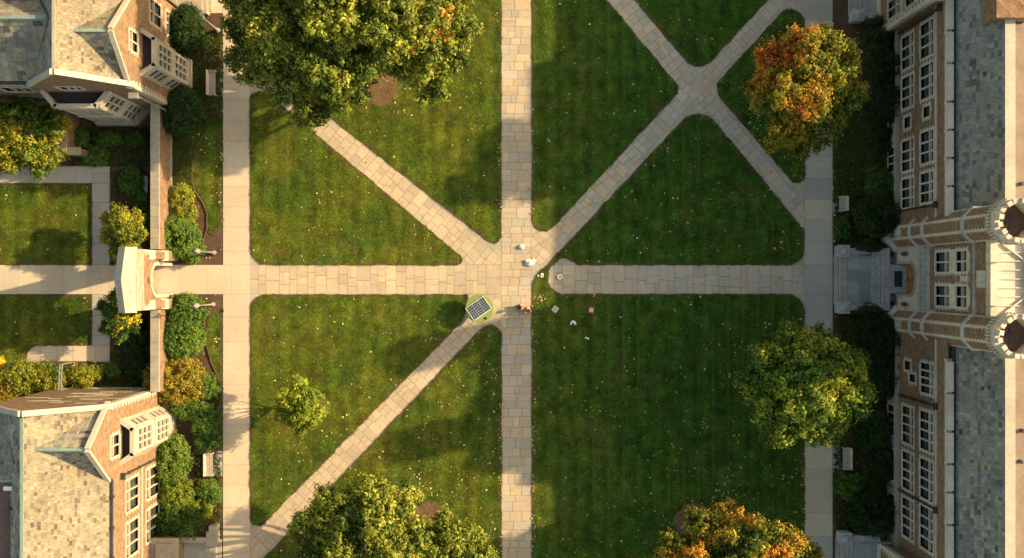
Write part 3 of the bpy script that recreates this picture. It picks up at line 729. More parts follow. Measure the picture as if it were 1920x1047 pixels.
# ------------------------------------------------------------------ east hall with gate tower
def octa(cx, cy, r, z): return [(cx + r * math.cos(R(22.5 + 45 * k)), cy + r * math.sin(R(22.5 + 45 * k)), z) for k in range(8)]
def build_east():
    T = thing('college_building', 'long brick hall in shade with twin turreted entrance tower along the right side', 'building', (31, 0, 0))
    XP, X = 29.3, 29.45; F = Fr((X, 0, 0), (0, 1, 0), (-1, 0, 0)); FP = Fr((XP, 0, 0), (0, 1, 0), (-1, 0, 0))
    up = [(15.8, 18.2), (12.87, 15.2), (8.29, 10.47), (5.47, 7.53)]; lo = [(15.75, 18.1), (12.8, 15.05), (8.1, 10.3), (5.35, 7.45)]
    us = [(-12.16, -9.45), (-15.65, -12.87), (-19.2, -16.25)]; ls = [(-12.2, -9.53), (-15.65, -12.93), (-19.2, -16.4)]
    wins = [(a, 6.3, c, 8.5, 3, .66) for a, c in up] + [(a, 2.75, c, 4.95, 3, .66) for a, c in lo]
    wins += [(a, 6.2, c, 8.45, 4, .66) for a, c in us] + [(a, 2.85, c, 4.95, 4, .66) for a, c in ls]
    wins += [(11.5, 6.75, 12.25, 7.9, 1, None), (11.25, 3.2, 12.05, 4.4, 1, None), (-8.1, 6.3, -6.0, 8.5, 4, .7), (-6.75, 3.3, -6.1, 4.4, 1, None), (-7.55, 4.2, -7.0, 5.3, 1, None)]
    pl = [(a + .2, .35, c - .2, 1.55, 3, None) for a, c in lo] + [(a + .2, .35, c - .2, 1.55, 4, None) for a, c in ls]
    mb = MB()
    for a, c in ((-32, -3.6), (3.6, 32)): wall(mb, F, [(a, 2.1), (c, 2.1), (c, 10.8), (a, 10.8)], [w[:4] for w in wins if a < w[0] < c])
    mb.build('wall', 'brick', T)
    pb = MB()
    for a, c in ((-32, -3.6), (3.6, 32)): wall(pb, FP, [(a, 0), (c, 0), (c, 2.0), (a, 2.0)], [w[:4] for w in pl if a < w[0] < c])
    pb.build('plinth', 'greystone', T)
    for w in wins: window(T, F, *w, mt='shadeliftstone')
    for w in pl: window(T, FP, *w, sur=.1, teeth=False, mt='shadeliftstone')
    st = MB()
    st.build('x', 'stone', T) if 0 else None
    for a, c in ((-32, -3.6), (3.6, 32)):
        q = MB(); F.box(q, a, c, -.1, .3, 2.0, 2.16); q.build('water_table', 'stone', T)
        q = MB(); F.box(q, a, c, -.02, .09, 8.88, 9.05); q.build('string_course', 'shadeliftstone', T)
    y = -31
    while y < 31:
        l = random.choice([1.9, 2.2, 2.6])
        if y + l > -3.7 and y < 3.7: y = y + .1 if y < -3.8 else 3.75; st.build('parapet_coping', 'shadeliftstone', T) if y >= 3.7 else None; st = MB() if y >= 3.7 else st; continue

        F.box(st, y, y + l - .18, -.32, .06, 10.45, 11.0); F.box(st, y + l - .18, y + l, -.3, .04, 10.3, 10.72); y += l
    st.build('parapet_coping', 'shadeliftstone', T)
    for a, c in ((-32, -3.6), (3.6, 32)): gt = MB(); gt.box(X + .33, X + .62, a, c, 10.3, 10.62); gt.build('gutter', 'gutter', T)
    x0, z0, x1, z1 = 30.05, 10.7, 31.76, 14.0; sl = math.hypot(x1 - x0, z1 - z0); Vv = ((x1 - x0) / sl, 0, (z1 - z0) / sl)
    rf = MB(); slates(rf, (x0, 3.4, z0), (0, 1, 0), Vv, [(0, 0), (29, 0), (29, sl), (0, sl)], SL_W, (.24, .46), .27)
    slates(rf, (x0, -32, z0), (0, 1, 0), Vv, [(0, 0), (28.6, 0), (28.6, sl), (0, sl)], SL_W + SL_G[:2], (.2, .44), .27)
    rf.build('slate_roof', 'slate', T)
    cp = MB(); cp.box(31.76, 32.42, -32, 32, 13.3, 14.06); cp.build('parapet', 'whitestone', T)
    fl = MB(); fl.box(32.42, 60, -32, 32, 12, 13.45)
    for k in range(13): fl.box(32.42, 40, -30 + k * 4.7, -29.97 + k * 4.7, 13.45, 13.46)
    fl.build('flat_roof', 'flatroof', T)
    bk = MB(); bk.box(30.95, 33.4, 16.7, 24, 12, 14.6); o = bk.build('stair_head', 'brick', T)
    px, py = W(1914, 35, 13.6); v = MB()
    for k in range(4): v.box(px - .3 + k * .13, px - .24 + k * .13, py - .3, py + .3, 13.47, 13.55)
    v.build('roof_vent', 'gutter', T)
    for (a, c) in ((1915, 345), (1917, 808), (1914, 866)):
        px, py = W(a, c, 13.6); v = MB(); v.lathe(px, py, [(.13, 13.45), (.13, 13.75), (.08, 13.8)], 10); v.build('roof_vent', 'gutter', T)
    drainpipe(T, F, 5.15, .2, 8.9, .1); drainpipe(T, F, 18.6, .2, 9.6, .1); drainpipe(T, F, -8.8, .2, 8.9, .1); drainpipe(T, F, -15.95 - .03, .2, 8.9, .1)
    # projecting cross wings
    for sgn, yw in ((1, 18.9), (-1, -20.45)):
        w = MB(); XW = 28.45; ye = 32 * sgn; y0, y1 = min(yw, ye), max(yw, ye)
        FW = Fr((XW, 0, 0), (0, 1, 0), (-1, 0, 0)); FS = Fr((0, yw, 0), (1, 0, 0), (0, -sgn, 0))
        wz = 10.6
        hs = [(yw + sgn * .7, 2.7, yw + sgn * 2.7, 4.9), (yw + sgn * .7, 6.1, yw + sgn * 2.7, 8.4)]; hs = [(min(a, c), b_, max(a, c), d) for a, b_, c, d in hs]
        wall(w, FW, [(y0, 0), (y1, 0), (y1, wz), (y0, wz)], hs); wall(w, FS, [(XW, 0), (X, 0), (X, wz), (XW, wz)]); wo = w.build('wing_wall', 'brick', T)
        for h in hs: window(wo if False else T, FW, *h, 3, .66)
        s = MB(); quoins(s, FW, yw, sgn, 0, wz, w=.5); quoins(s, FS, XW, 1, 0, wz, w=.38)
        FW.box(s, y0, y1, 0, .12, 0, 1.0); FW.box(s, y0, y1, 0, .09, 5.35, 5.55); FS.box(s, XW, X, 0, .12, 0, 1.0)
        s.box(XW - .1, X + .3, y0 - .05 * (sgn > 0), y1, wz, wz + .25); s.build('wing_trim', 'shadeliftstone', T)
    # turrets
    for sgn, yc, in ((1, 3.48), (-1, -3.42)):
        cx, r, H = 30.2, 1.2, 17.5
        t = MB(); t.rings([octa(cx, yc, 1.5, 0), octa(cx, yc, 1.5, .75), octa(cx, yc, r, 1.1), octa(cx, yc, r, H)], True)
        to = t.build('turret', 'shadeliftstone', T)
        for z, e, hh in ((4.95, .12, .2), (7.25, .12, .2), (13.75, .1, .2), (17.3, .1, .2)):
            bd = MB(); bd.rings([octa(cx, yc, r - .02, z - .1), octa(cx, yc, r + e, z), octa(cx, yc, r + e, z + hh), octa(cx, yc, r - .02, z + hh + .15)], False); bd.build('string_course', 'greystone', to)
        ap = r * math.cos(R(22.5)); side = 2 * r * math.sin(R(22.5))
        for k in range(2, 7):
            a = R(45 * k); f = Fr((cx + ap * math.cos(a), yc + ap * math.sin(a), 0), (-math.sin(a), math.cos(a), 0), (math.cos(a), math.sin(a), 0))
            panels = panels if k > 2 else {}
            for za, zb in ((1.3, 4.8), (5.25, 7.05), (7.6, 13.5), (14.1, 17.1)):
                z = za; q = 0; bp = panels.setdefault(za, MB())
                if k == 4 and za < 2:      # small window low on the west face
                    wz0, wz1 = 2.3, 3.3
                else: wz0 = wz1 = -1
                while z < zb - .05:
                    zz = min(z + .24, zb)
                    if not (wz0 - .2 < z < wz1 + .1):
                        h = side / 2 * (.82 if q % 2 else .66); f.box(bp, -h, h, -.02, .012, z, zz + .0005)
                    z = zz; q += 1
        for q_ in panels.values(): q_.build('brick_panel', 'brick', to)
        f = Fr((cx - ap, yc, 0), (0, 1, 0), (-1, 0, 0))
        wn = MB(); f.box(wn, -.32, .32, -.02, .03, 2.15, 2.3); f.box(wn, -.32, .32, -.02, .03, 3.15, 3.3); f.box(wn, -.32, -.2, -.02, .03, 2.3, 3.15); f.box(wn, .2, .32, -.02, .03, 2.3, 3.15)
        w_ = wn.build('slit_window', 'stone', to)
        cr = MB()
        cr.rings([octa(cx, yc, r, 17.5), octa(cx, yc, 1.32, 17.9), octa(cx, yc, 1.43, 18.35), octa(cx, yc, 1.43, 18.75), octa(cx, yc, 1.1, 18.75), octa(cx, yc, 1.08, 17.7)], False)
        for k in range(16):
            a = R(22.5 * k + 11.25); ca, sa = math.cos(a), math.sin(a); f = Fr((cx, yc, 0), (-sa, ca, 0), (ca, sa, 0))
            f.box(cr, -.15, .15, 1.04, 1.32, 18.75, 19.3 if k % 2 else 19.15)
        for k in range(40):
            a = R(9 * k); f = Fr((cx, yc, 0), (-math.sin(a), math.cos(a), 0), (math.cos(a), math.sin(a), 0)); f.box(cr, -.035, .035, 1.2, 1.4, 17.6, 18.2)
        co = cr.build('crown_parapet', 'shadeliftstone', to)
        fl = MB(); fl.face(octa(cx, yc, 1.1, 17.72)); fl.build('turret_floor', 'darkroof', to)
        ht = MB(); ht.box(cx - .2, cx + .2, yc - .12, yc + .12, 17.73, 17.85); ht.tube([(cx, yc - .5, 17.8), (cx, yc + .5, 17.8)], .04, 6); ht.build('hatch', 'gutter', to)
    # tower front between the turrets
    XT = 29.95; F = Fr((XT, 0, 0), (0, 1, 0), (-1, 0, 0)); HW = 2.55; oz = 3.4; ow = 1.15
    arch = [(-ow, 0), (-ow, oz)] + [(-ow * math.cos(R(t)), oz + .95 * math.sin(R(t))) for t in range(15, 180, 15)] + [(ow, oz), (ow, 0)]
    pm = MB(); wall(pm, F, [(-HW, 0)] + arch + [(HW, 0), (HW, 4.8), (-HW, 4.8)], n=.12)
    for k in range(len(arch) - 1):
        (a, b_), (c, d) = arch[k], arch[k + 1]; pm.face([F.P(a, .12, b_), F.P(c, .12, d), F.P(c, -.6, d), F.P(a, -.6, b_)])
    po = pm.build('portal', 'shadeliftstone', T)
    ar = MB()
    for k in range(len(arch) - 1):
        (a, b_), (c, d) = arch[k], arch[k + 1]; s = 1.13
        q = lambda u, z: (u * s, oz + (z - oz) * s if z > oz else z)
        e, g_ = q(a, b_), q(c, d)
        ar.hexa([F.P(a, .12, b_), F.P(c, .12, d), F.P(g_[0], .12, g_[1]), F.P(e[0], .12, e[1]), F.P(a, .24, b_), F.P(c, .24, d), F.P(g_[0], .24, g_[1]), F.P(e[0], .24, e[1])])
    ar.build('archivolt', 'stone', po)
    # double door
    Fd = Fr((30.52, 0, 0), (0, 1, 0), (-1, 0, 0))
    for s in (-1, 1):
        dm = MB(); a, c = (0.02, 1.15) if s > 0 else (-1.15, -.02); Fd.box(dm, a, c, -.05, 0, 0, 4.1)
        for z in (.3, 1.2, 2.1, 3.0): Fd.box(dm, a + .1, c - .1, 0, .04, z, z + .7)
        dd = dm.build('door', 'wood', T); hd = MB(); Fd.box(hd, .08 * s - .03, .08 * s + .03, .0, .1, 1.0, 1.35); hd.build('handle', 'darkmetal', dd)
    fm = MB()
    hs = [(-1.85, 7.75, -.5, 9.9), (.5, 7.75, 1.85, 9.9), (-1.85, 11.1, -.5, 12.6), (.5, 11.1, 1.85, 12.6)]
    wall(fm, F, [(-HW, 6.6), (HW, 6.6), (HW, 15.6), (-HW, 15.6)], hs); fm.build('tower_wall', 'brick', T)
    for h in hs: window(T, F, *h, 2, .68 if h[1] < 9 else .5, sur=.17, mt='shadeliftstone')
    tr = MB()
    for s in (-1, 1):
        tr = MB(); F.box(tr, min(.33 * s, 2.02 * s), max(.33 * s, 2.02 * s), -.02, .03, 10.07, 10.93)
        u = 1.175 * s; tr.hexa([F.P(u - .84, -.02, 12.75), F.P(u + .84, -.02, 12.75), F.P(u + .84, .05, 12.75), F.P(u - .84, .05, 12.75), F.P(u - .5, -.02, 13.1), F.P(u + .5, -.02, 13.1), F.P(u + .5, .05, 13.1), F.P(u - .5, .05, 13.1)]); tr.build('window_apron', 'shadeliftstone', T)
    tr = MB(); F.box(tr, -HW, HW, -.05, .12, 13.7, 13.9); tr.build('string_course', 'greystone', T); tr = MB()
    # carved heraldic band over the portal
    F.box(tr, -HW, HW, -.05, .10, 4.8, 5.35)
    for u in (-1.9, -.95, 0, .95, 1.9):
        F.box(tr, u - .3, u + .3, .10, .22, 4.72, 5.3); F.box(tr, u - .18, u + .18, .22, .3, 4.8, 5.2); tr.hexa([F.P(u - .3, .1, 4.5), F.P(u + .3, .1, 4.5), F.P(u + .3, .12, 4.5), F.P(u - .3, .12, 4.5), F.P(u - .3, .1, 4.72), F.P(u + .3, .1, 4.72), F.P(u + .3, .22, 4.72), F.P(u - .3, .22, 4.72)])
    tr.build('carved_band', 'shadeliftstone', T); tr = MB()
    F.box(tr, -.55, .55, -.02, .06, 14.1, 15.3); 
    for u in (-.35, 0, .35): F.box(tr, u - .12, u + .12, .06, .11, 14.35, 15.05)
    tr.build('carved_panel', 'shadeliftstone', T); tr = MB()
    F.box(tr, -HW, HW, -.4, .06, 15.6, 16.05); F.box(tr, -2.5, HW, -.35, .1, 15.5, 15.62)
    for u in (-1.35, 1.35): F.box(tr, u - .3, u + .3, -.5, .2, 15.7, 16.35)
    tr.build('parapet', 'shadeliftstone', T); tr = MB(); F.box(tr, -.2, .2, 0, .16, 11.9, 13.0); F.box(tr, -.12, .12, .16, .24, 12.1, 12.8); tr.build('niche', 'shadeliftstone', T)
    lb = MB()
    lb.hexa([F.P(-HW, -.1, 5.35), F.P(HW, -.1, 5.35), F.P(HW, .28, 5.35), F.P(-HW, .28, 5.35), F.P(-HW, -.1, 6.6), F.P(HW, -.1, 6.6), F.P(HW, .02, 6.6), F.P(-HW, .02, 6.6)])
    k = -2.4
    while k < 2.4: F.box(lb, k, k + .22, .0, .34, 5.38, 5.75); F.box(lb, k, k + .2, .0, .26, 5.9, 6.25); k += .46
    lb.build('weathered_ledge', 'greystone', T)
    # metal tower roof
    mr = MB(); mr.box(30.35, 32.7, -2.7, 2.7, 12, 15.7); mro = mr.build('tower_roof', 'metalroof', T)
    sm = MB()
    for k in range(-4, 5): sm.box(30.36, 32.2, k * .56 - .03, k * .56 + .03, 15.7, 15.82)
    beam(sm, (30.4, 2.5, 15.75), (32.2, 1.1, 15.75), .08, .12); beam(sm, (30.4, -2.5, 15.75), (32.2, -1.1, 15.75), .08, .12)
    sm.box(32.2, 32.45, -2.6, 2.6, 15.7, 16.0); sm.build('seams', 'metalroof', mro)
    bb = MB(); bb.box(30.5, 34.5, -3.6, 3.6, 0, 15.4); bb.build('tower_body', 'brick', T)
    # porch floor and mat
    pf = MB(); pf.prism([(29.2, -2.0), (30.7, -1.14), (30.7, 1.14), (29.2, 2.0)], 0, .02)
    pf.build('porch_floor', 'greystone', T)
    return T
build_east()

# ------------------------------------------------------------------ stairs
def stairs(label, x0, x1, y0, y1, nlow, nup, zl, zu, walls=True):
    """rises from x0 (west) to x1 (east); landing in the middle"""
    T = thing('entrance_steps', label, 'steps', ((x0 + x1) / 2, (y0 + y1) / 2, 0)); st = MB()
    w = .32; x = x0
    for k in range(nlow): st.box(x, x1 if k == nlow - 1 else x + w + .02, y0, y1, 0, zl * (k + 1) / nlow, ); x += w
    st.build('steps', 'greystone', T)
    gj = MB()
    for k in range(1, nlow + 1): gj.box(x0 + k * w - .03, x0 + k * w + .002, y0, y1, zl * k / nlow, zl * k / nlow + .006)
    gj.build('step_shade_lines', 'joint', T)  # thin dark strips paint the shadow line along each step
    ld = MB(); xs = x1 - nup * w
    sx, sy = x, y0 + .02
    while sx < xs - .05:
        sw = random.uniform(.5, .9); sx2 = min(sx + sw, xs); sy = y0 + .02
        while sy < y1 - .05:
            sh = random.uniform(.6, 1.3); sy2 = min(sy + sh, y1 - .02); ld.box(sx + .01, sx2 - .01, sy + .01, sy2 - .01, zl, zl + .01 + random.uniform(0, .004), jit(random.choice([(.24, .27, .29), (.29, .31, .31), (.33, .34, .32)]), .15)); sy = sy2
        sx = sx2
    ld.build('landing', 'flag', T)
    if nup:
        s2 = MB(); x = xs
        for k in range(nup): s2.box(x, x1, y0 + .03, y1 - .03, zl if k == 0 else zl + (zu - zl) * k / nup, zl + (zu - zl) * (k + 1) / nup); x += w
        s2.build('upper_steps', 'greystone', T); s2 = MB()
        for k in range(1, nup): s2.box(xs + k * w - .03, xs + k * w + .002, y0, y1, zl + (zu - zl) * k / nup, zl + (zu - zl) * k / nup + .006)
        s2.build('step_shade_lines', 'joint', T)  # painted shadow lines again, on the upper flight
    if walls:
        for yy in (y0 - .35, y1):
            c = MB(); c.box(x0 + .9, x1, yy, yy + .35, 0, zl + .35); c.box(x0 + .85, x1, yy - .06, yy + .41, zl + .35, zl + .45); c.build('cheek_wall', 'greystone', T)
            p = MB(); p.box(x0 + .05, x0 + .9, yy - .25, yy + .6, 0, zl + .45); p.box(x0, x0 + .95, yy - .3, yy + .65, zl + .45, zl + .58)
            p.lathe(x0 + .47, yy + .17, [(.24, zl + .58), (.3, zl + .68), (.12, zl + .75)], 14); p.build('pedestal', 'greystone', T)
    return T
ax, ay = W(1563, 572); bx_, by = W(1672, 476)
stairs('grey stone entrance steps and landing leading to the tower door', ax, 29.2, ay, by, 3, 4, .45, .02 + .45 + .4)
o = MB(); mx0, my0 = W(1677, 542); mx1, my1 = W(1693, 511); o.box(29.2, 30.5, -1.12, 1.12, .02, .86); o.build('threshold', 'greystone', bpy.data.objects['entrance_steps'])
o = MB(); o.box(29.55, 30.15, -.62, .62, .862, .88); tag(o.build('door_mat', 'mat_'), 'dark blue door mat inside the arched tower doorway', 'door mat')
ax, ay = W(1588, 40); stairs('grey stone steps with side walls at the top edge, right of the quad', W(1590, 30)[0], 28.4, W(0, 30)[1], 27, 3, 0, .5, .5, True)
ax, ay = W(1567, 1020); stairs('grey stone steps with pedestal at the bottom right corner of the quad', W(1566, 1)[0], 28.4, -27, W(0, 1008)[1], 4, 0, .6, .6, True)
T = thing('entrance_steps', 'pale stone steps with balustrade post at lower left, next to walkway', 'steps', (-24, -21.5, 0))
s = MB(); x1 = W(416, 0)[0]; x0 = -25.4
for k in range(5): s.box(x0, x1 - k * .38, -28, W(0, 1012 + 0 * k)[1], k * .14, (k + 1) * .14, (.36, .33, .29))
s.build('steps', 'concrete', T) 
for f in bpy.data.objects['entrance_steps.003'].children: pass
s = MB(); y0 = W(0, 1010)[1]; s.box(x0 - .2, -23.3, y0, y0 + .3, 0, 1.0); s.box(x0 - .25, -23.25, y0 - .05, y0 + .35, 1.0, 1.12); s.build('cheek_wall', 'stone', T)
s = MB(); px, py = W(404, 995); s.box(px - .35, px + .35, py - .9, py + .1, 0, .95); s.box(px - .42, px + .42, py - .97, py + .17, .95, 1.08); s.box(px - .2, px + .35, py + .1, py + .6, 0, 1.1); s.build('pedestal', 'stone', T)
T = thing('entrance_steps', 'low tan stone steps at the upper left corner by the brick hall', 'steps', (-24.5, 22, 0))
s = MB(); a, c = W(378, 25); s2x = W(398, 25)[0]
for k in range(3): s.box(-26, s2x - k * .36, 20.9 - 0 * k, 28, k * .13, (k + 1) * .13)
s.build('steps', 'stone', T)
s = MB(); s.box(-26.05, s2x - .2, 20.55, 20.88, 0, .75); s.build('cheek_wall', 'stone', T)

# ------------------------------------------------------------------ garden walls and gate
def garden_wall(label, y0, y1):
    T = thing('garden_wall', label, 'wall', (-26.85, (y0 + y1) / 2, 0))
    m = MB(); m.box(-27.12, -26.62, y0, y1, 0, 2.85); m.build('wall', 'brick', T)
    m = MB(); y = y0
    while y < y1:
        l = min(random.uniform(.7, 1.2), y1 - y); m.hexa([(-27.2, y, 2.8), (-26.54, y, 2.8), (-26.54, y + l - .015, 2.8), (-27.2, y + l - .015, 2.8), (-27.2, y, 2.98), (-26.54, y, 3.02), (-26.54, y + l - .015, 3.02), (-27.2, y + l - .015, 2.98)]); y += l
    m.box(-26.62, -26.5, y0, y1, 0, .35); m.build('coping', 'stone', T)
garden_wall('long brick garden wall with stone coping running north from the arched gate', 2.24, 13.18)
garden_wall('brick garden wall with stone coping running south from the arched gate', -8.48, -2.32)
T = thing('garden_wall', 'short stone-capped brick wall stub below the upper left building', 'wall', (-34, 10.5, 0))
xw0, xw1 = -34.25, -33.8
m = MB(); m.box(xw0, xw1, 9.55, 13.3, 0, 2.35); m.box(xw1, xw1 + .9, 9.5, 9.95, 0, 2.1); m.build('wall', 'brick', T)
m = MB(); m.box(xw0 - .08, xw1 + .08, 9.5, 13.3, 2.35, 2.5); m.box(xw1 + .09, xw1 + .98, 9.42, 10.03, 2.1, 2.26); m.build('coping', 'stone', T)

def build_gate():
    T = thing('arched_gate', 'pale stone gabled gateway with arch over the path at left', 'gate', (-27, 0, 0))
    yc = -.06; XF, XB = -26.55, -27.62; F = Fr((XF, yc, 0), (0, 1, 0), (1, 0, 0)); Bk = Fr((XB, yc, 0), (0, 1, 0), (-1, 0, 0)); HW = 2.2
    zs, ow, rise = 3.7, 1.08, 1.0
    arch = [(-ow, 0), (-ow, zs)] + [(-ow * math.cos(R(t)), zs + rise * math.sin(R(t))) for t in range(12, 180, 12)] + [(ow, zs), (ow, 0)]
    m = MB(); out = [(-HW, 0)] + arch + [(HW, 0), (HW, 6.2), (0, 6.9), (-HW, 6.2)]
    wall(m, F, out); wall(m, Bk, out)
    for s in (-1, 1): m.face([F.P(s * HW, 0, 0), Bk.P(s * HW, 0, 0), Bk.P(s * HW, 0, 6.2), F.P(s * HW, 0, 6.2)])
    m.build('wall', 'brick', T)
    m = MB()   # stone upper stage and coping
    up = [(-HW, 6.2), (0, 6.9), (HW, 6.2), (HW, 7.85), (0, 8.6), (-HW, 7.85)]
    wall(m, F, up, n=.05); wall(m, Bk, up, n=.05)
    for s in (-1, 1): m.face([F.P(s * HW, .05, 6.2), Bk.P(s * HW, .05, 6.2), Bk.P(s * HW, .05, 7.85), F.P(s * HW, .05, 7.85)])
    for row in range(4):
        for k in range(6):
            u = -HW + .04 + k * .73 - .3 * (row % 2); u1 = min(u + .70, HW - .03); u = max(u, -HW + .03); zt_ = 6.35 + row * .36
            if u1 - u > .15: F.box(m, u, u1, .05, .085 + random.uniform(0, .03), zt_ + .1 - abs(u) * .05, zt_ + .43 - abs(u) * .05)
    so = m.build('stone_gable', 'stone', T)
    m = MB()
    XM = (XF + XB) / 2
    for s in (-1, 1):
        a = (s * (HW + .12), 7.8); c = (0, 8.6)
        def P(x, q, dz): return (x, yc + q[0], q[1] + dz)
        m.hexa([P(XF + .12, a, 0), P(XF + .12, c, 0), P(XB - .12, c, 0), P(XB - .12, a, 0), P(XF + .05, a, .15), P(XF + .05, c, .15), P(XM - .02, c, .42), P(XM - .02, a, .42)])
        m.hexa([P(XM - .03, a, .15), P(XM - .03, c, .15), P(XB - .12, c, 0), P(XB - .12, a, 0), P(XM - .03, a, .42), P(XM - .03, c, .42), P(XB - .1, c, .04), P(XB - .1, a, .04)])
    m.build('coping', 'whitestone', T)
    m = MB()
    for k in range(len(arch) - 1):
        (a, b_), (c, d) = arch[k], arch[k + 1]; s = 1.24
        q = lambda u, z: (u * s, zs + (z - zs) * s if z > zs else z)
        e, g_ = q(a, b_), q(c, d)
        for f in (F, Bk):
            m.hexa([f.P(a, 0, b_), f.P(c, 0, d), f.P(g_[0], 0, g_[1]), f.P(e[0], 0, e[1]), f.P(a, .1, b_), f.P(c, .1, d), f.P(g_[0], .1, g_[1]), f.P(e[0], .1, e[1])])
        m.face([F.P(a, 0, b_), F.P(c, 0, d), (XB, yc + c, d), (XB, yc + a, b_)])
    F.box(m, -.2, .2, .1, .2, 4.75, 5.3)
    m.build('arch_surround', 'whitestone', T)
    for s in (-1, 1):      # stepped buttresses
        m = MB(); u0, u1 = (1.45, 2.2) if s > 0 else (-2.2, -1.45)
        F.box(m, u0, u1, 0, .45, 0, 2.2); F.box(m, u0 + .08, u1 - .08, 0, .28, 2.5, 4.6); bo = m.build('buttress', 'brick', T)
        m = MB()
        for n1, za, zb, p in ((.47, 2.2, 2.55, 0), (.3, 4.6, 4.95, .06)):
            m.hexa([F.P(u0 - .02 + p, 0, za), F.P(u1 + .02 - p, 0, za), F.P(u1 + .02 - p, n1, za), F.P(u0 - .02 + p, n1, za), F.P(u0 - .02 + p, 0, zb), F.P(u1 + .02 - p, 0, zb), F.P(u1 + .02 - p, n1 * .5, za + .1), F.P(u0 - .02 + p, n1 * .5, za + .1)])
        quoins(m, F, 2.2 * s, -s, 0, 6.1, w=.4); m.build('weathering', 'whitestone', bo)
build_gate()

# ------------------------------------------------------------------ vegetation
def fb(P, seed, sc):
    r = np.random.default_rng(seed); v = 0
    for k in range(4):
        d = r.normal(size=(3, P.shape[1])) * sc * (1.7 ** k)
        v = v + np.sin(P @ d[0] + r.random() * 6) * np.cos(P @ d[1] + r.random() * 6) / (1.5 ** k)
    return v
def foliage(lobes, clump, per, leaf, pal, dens=1.0, upb=.35, seed=1, elong=1.6, colfn=None, colsd=.16, gap=.9):
    """lobes: (x,y,z,rx,ry,rz). returns quads V (n,4,3), colours"""
    r = np.random.default_rng(seed); C = []; Dr = []
    for i, (x, y, z, rx, ry, rz) in enumerate(lobes):
        ar = 4 * math.pi * ((rx * ry + rx * rz + ry * rz) / 3)
        n = max(6, int(ar / (clump ** 2 * 2.2) * dens))
        d = r.normal(size=(n * 2, 3)); d /= np.linalg.norm(d, axis=1)[:, None]; d = d[d[:, 2] > -.45][:n]
        rad = .62 + .42 * r.random(len(d)) ** .6; rad = np.where(r.random(len(d)) < .13, rad + .22 * r.random(len(d)), rad)
        p = d * rad[:, None] * (rx, ry, rz) + (x, y, z)
        keep = np.ones(len(p), bool)
        for j, (a, b_, c, e, f, g_) in enumerate(lobes):
            if j != i: keep &= (((p - (a, b_, c)) / (e, f, g_)) ** 2).sum(1) > .45
        if gap: keep &= (fb(p, seed + 99, gap) > -.75) | (p[:, 2] < z - rz * .2)
        ni = n // 3; di = r.normal(size=(ni, 3)); di /= np.linalg.norm(di, axis=1)[:, None]
        C.append(di * (.2 + .42 * r.random(ni))[:, None] * (rx, ry, rz) + (x, y, z)); Dr.append(di)
        C.append(p[keep]); Dr.append(d[keep] / np.array((rx, ry, rz)) * min(rx, ry, rz))
    C = np.concatenate(C); Dr = np.concatenate(Dr); Dr[:, 2] += .12; Dr /= np.linalg.norm(Dr, axis=1)[:, None]
    nc = len(C); cr = clump * (.5 + .8 * r.random(nc))
    # leaves
    n = nc * per; ci = np.repeat(np.arange(nc), per)
    q = r.normal(size=(n, 3)); q /= np.linalg.norm(q, axis=1)[:, None]; rr = .55 + .5 * r.random(n)
    off = q * rr[:, None]; al = (off * Dr[ci]).sum(1)[:, None]
    off = off + Dr[ci] * al * (elong - 1)
    P = C[ci] + off * cr[ci][:, None]
    nn = q * 1.0 + Dr[ci] * .35 + r.normal(size=(n, 3)) * .28; nn[:, 2] += upb; nn /= np.linalg.norm(nn, axis=1)[:, None]
    t = np.cross(nn, r.normal(size=(n, 3))); t /= np.linalg.norm(t, axis=1)[:, None]; bt = np.cross(nn, t)
    s = leaf * (.65 + .7 * r.random(n)); V = np.zeros((n, 4, 3))
    V[:, 0] = P - t * s[:, None]; V[:, 1] = P - bt * (s * .62)[:, None] + nn * (s * .18)[:, None]; V[:, 2] = P + t * s[:, None]; V[:, 3] = P + bt * (s * .62)[:, None] + nn * (s * .18)[:, None]
    pal = np.array(pal) * 2.0
    if colfn is not None: k = colfn(C, r)
    else:
        v = fb(C, seed + 5, .5) + r.normal(size=nc) * .5; k = np.clip(((v + 1.6) / 3.2) * len(pal), 0, len(pal) - 1).astype(int)
    cc = pal[k] * (1 + r.normal(size=(nc, 1)) * colsd)
    cl = cc[ci] * (1 + r.normal(size=(n, 1)) * .12)
    return V, np.clip(cl, .003, .9), C
GR = [(.030, .055, .008), (.042, .072, .010), (.060, .092, .012), (.090, .115, .015), (.14, .14, .018)]
def px_lobe(px, py, z, r, asp=.8, sq=1.0):
    x, y = W(px, py, z); rr = L(r, z); return (x, y, z, rr, rr * sq, rr * asp)
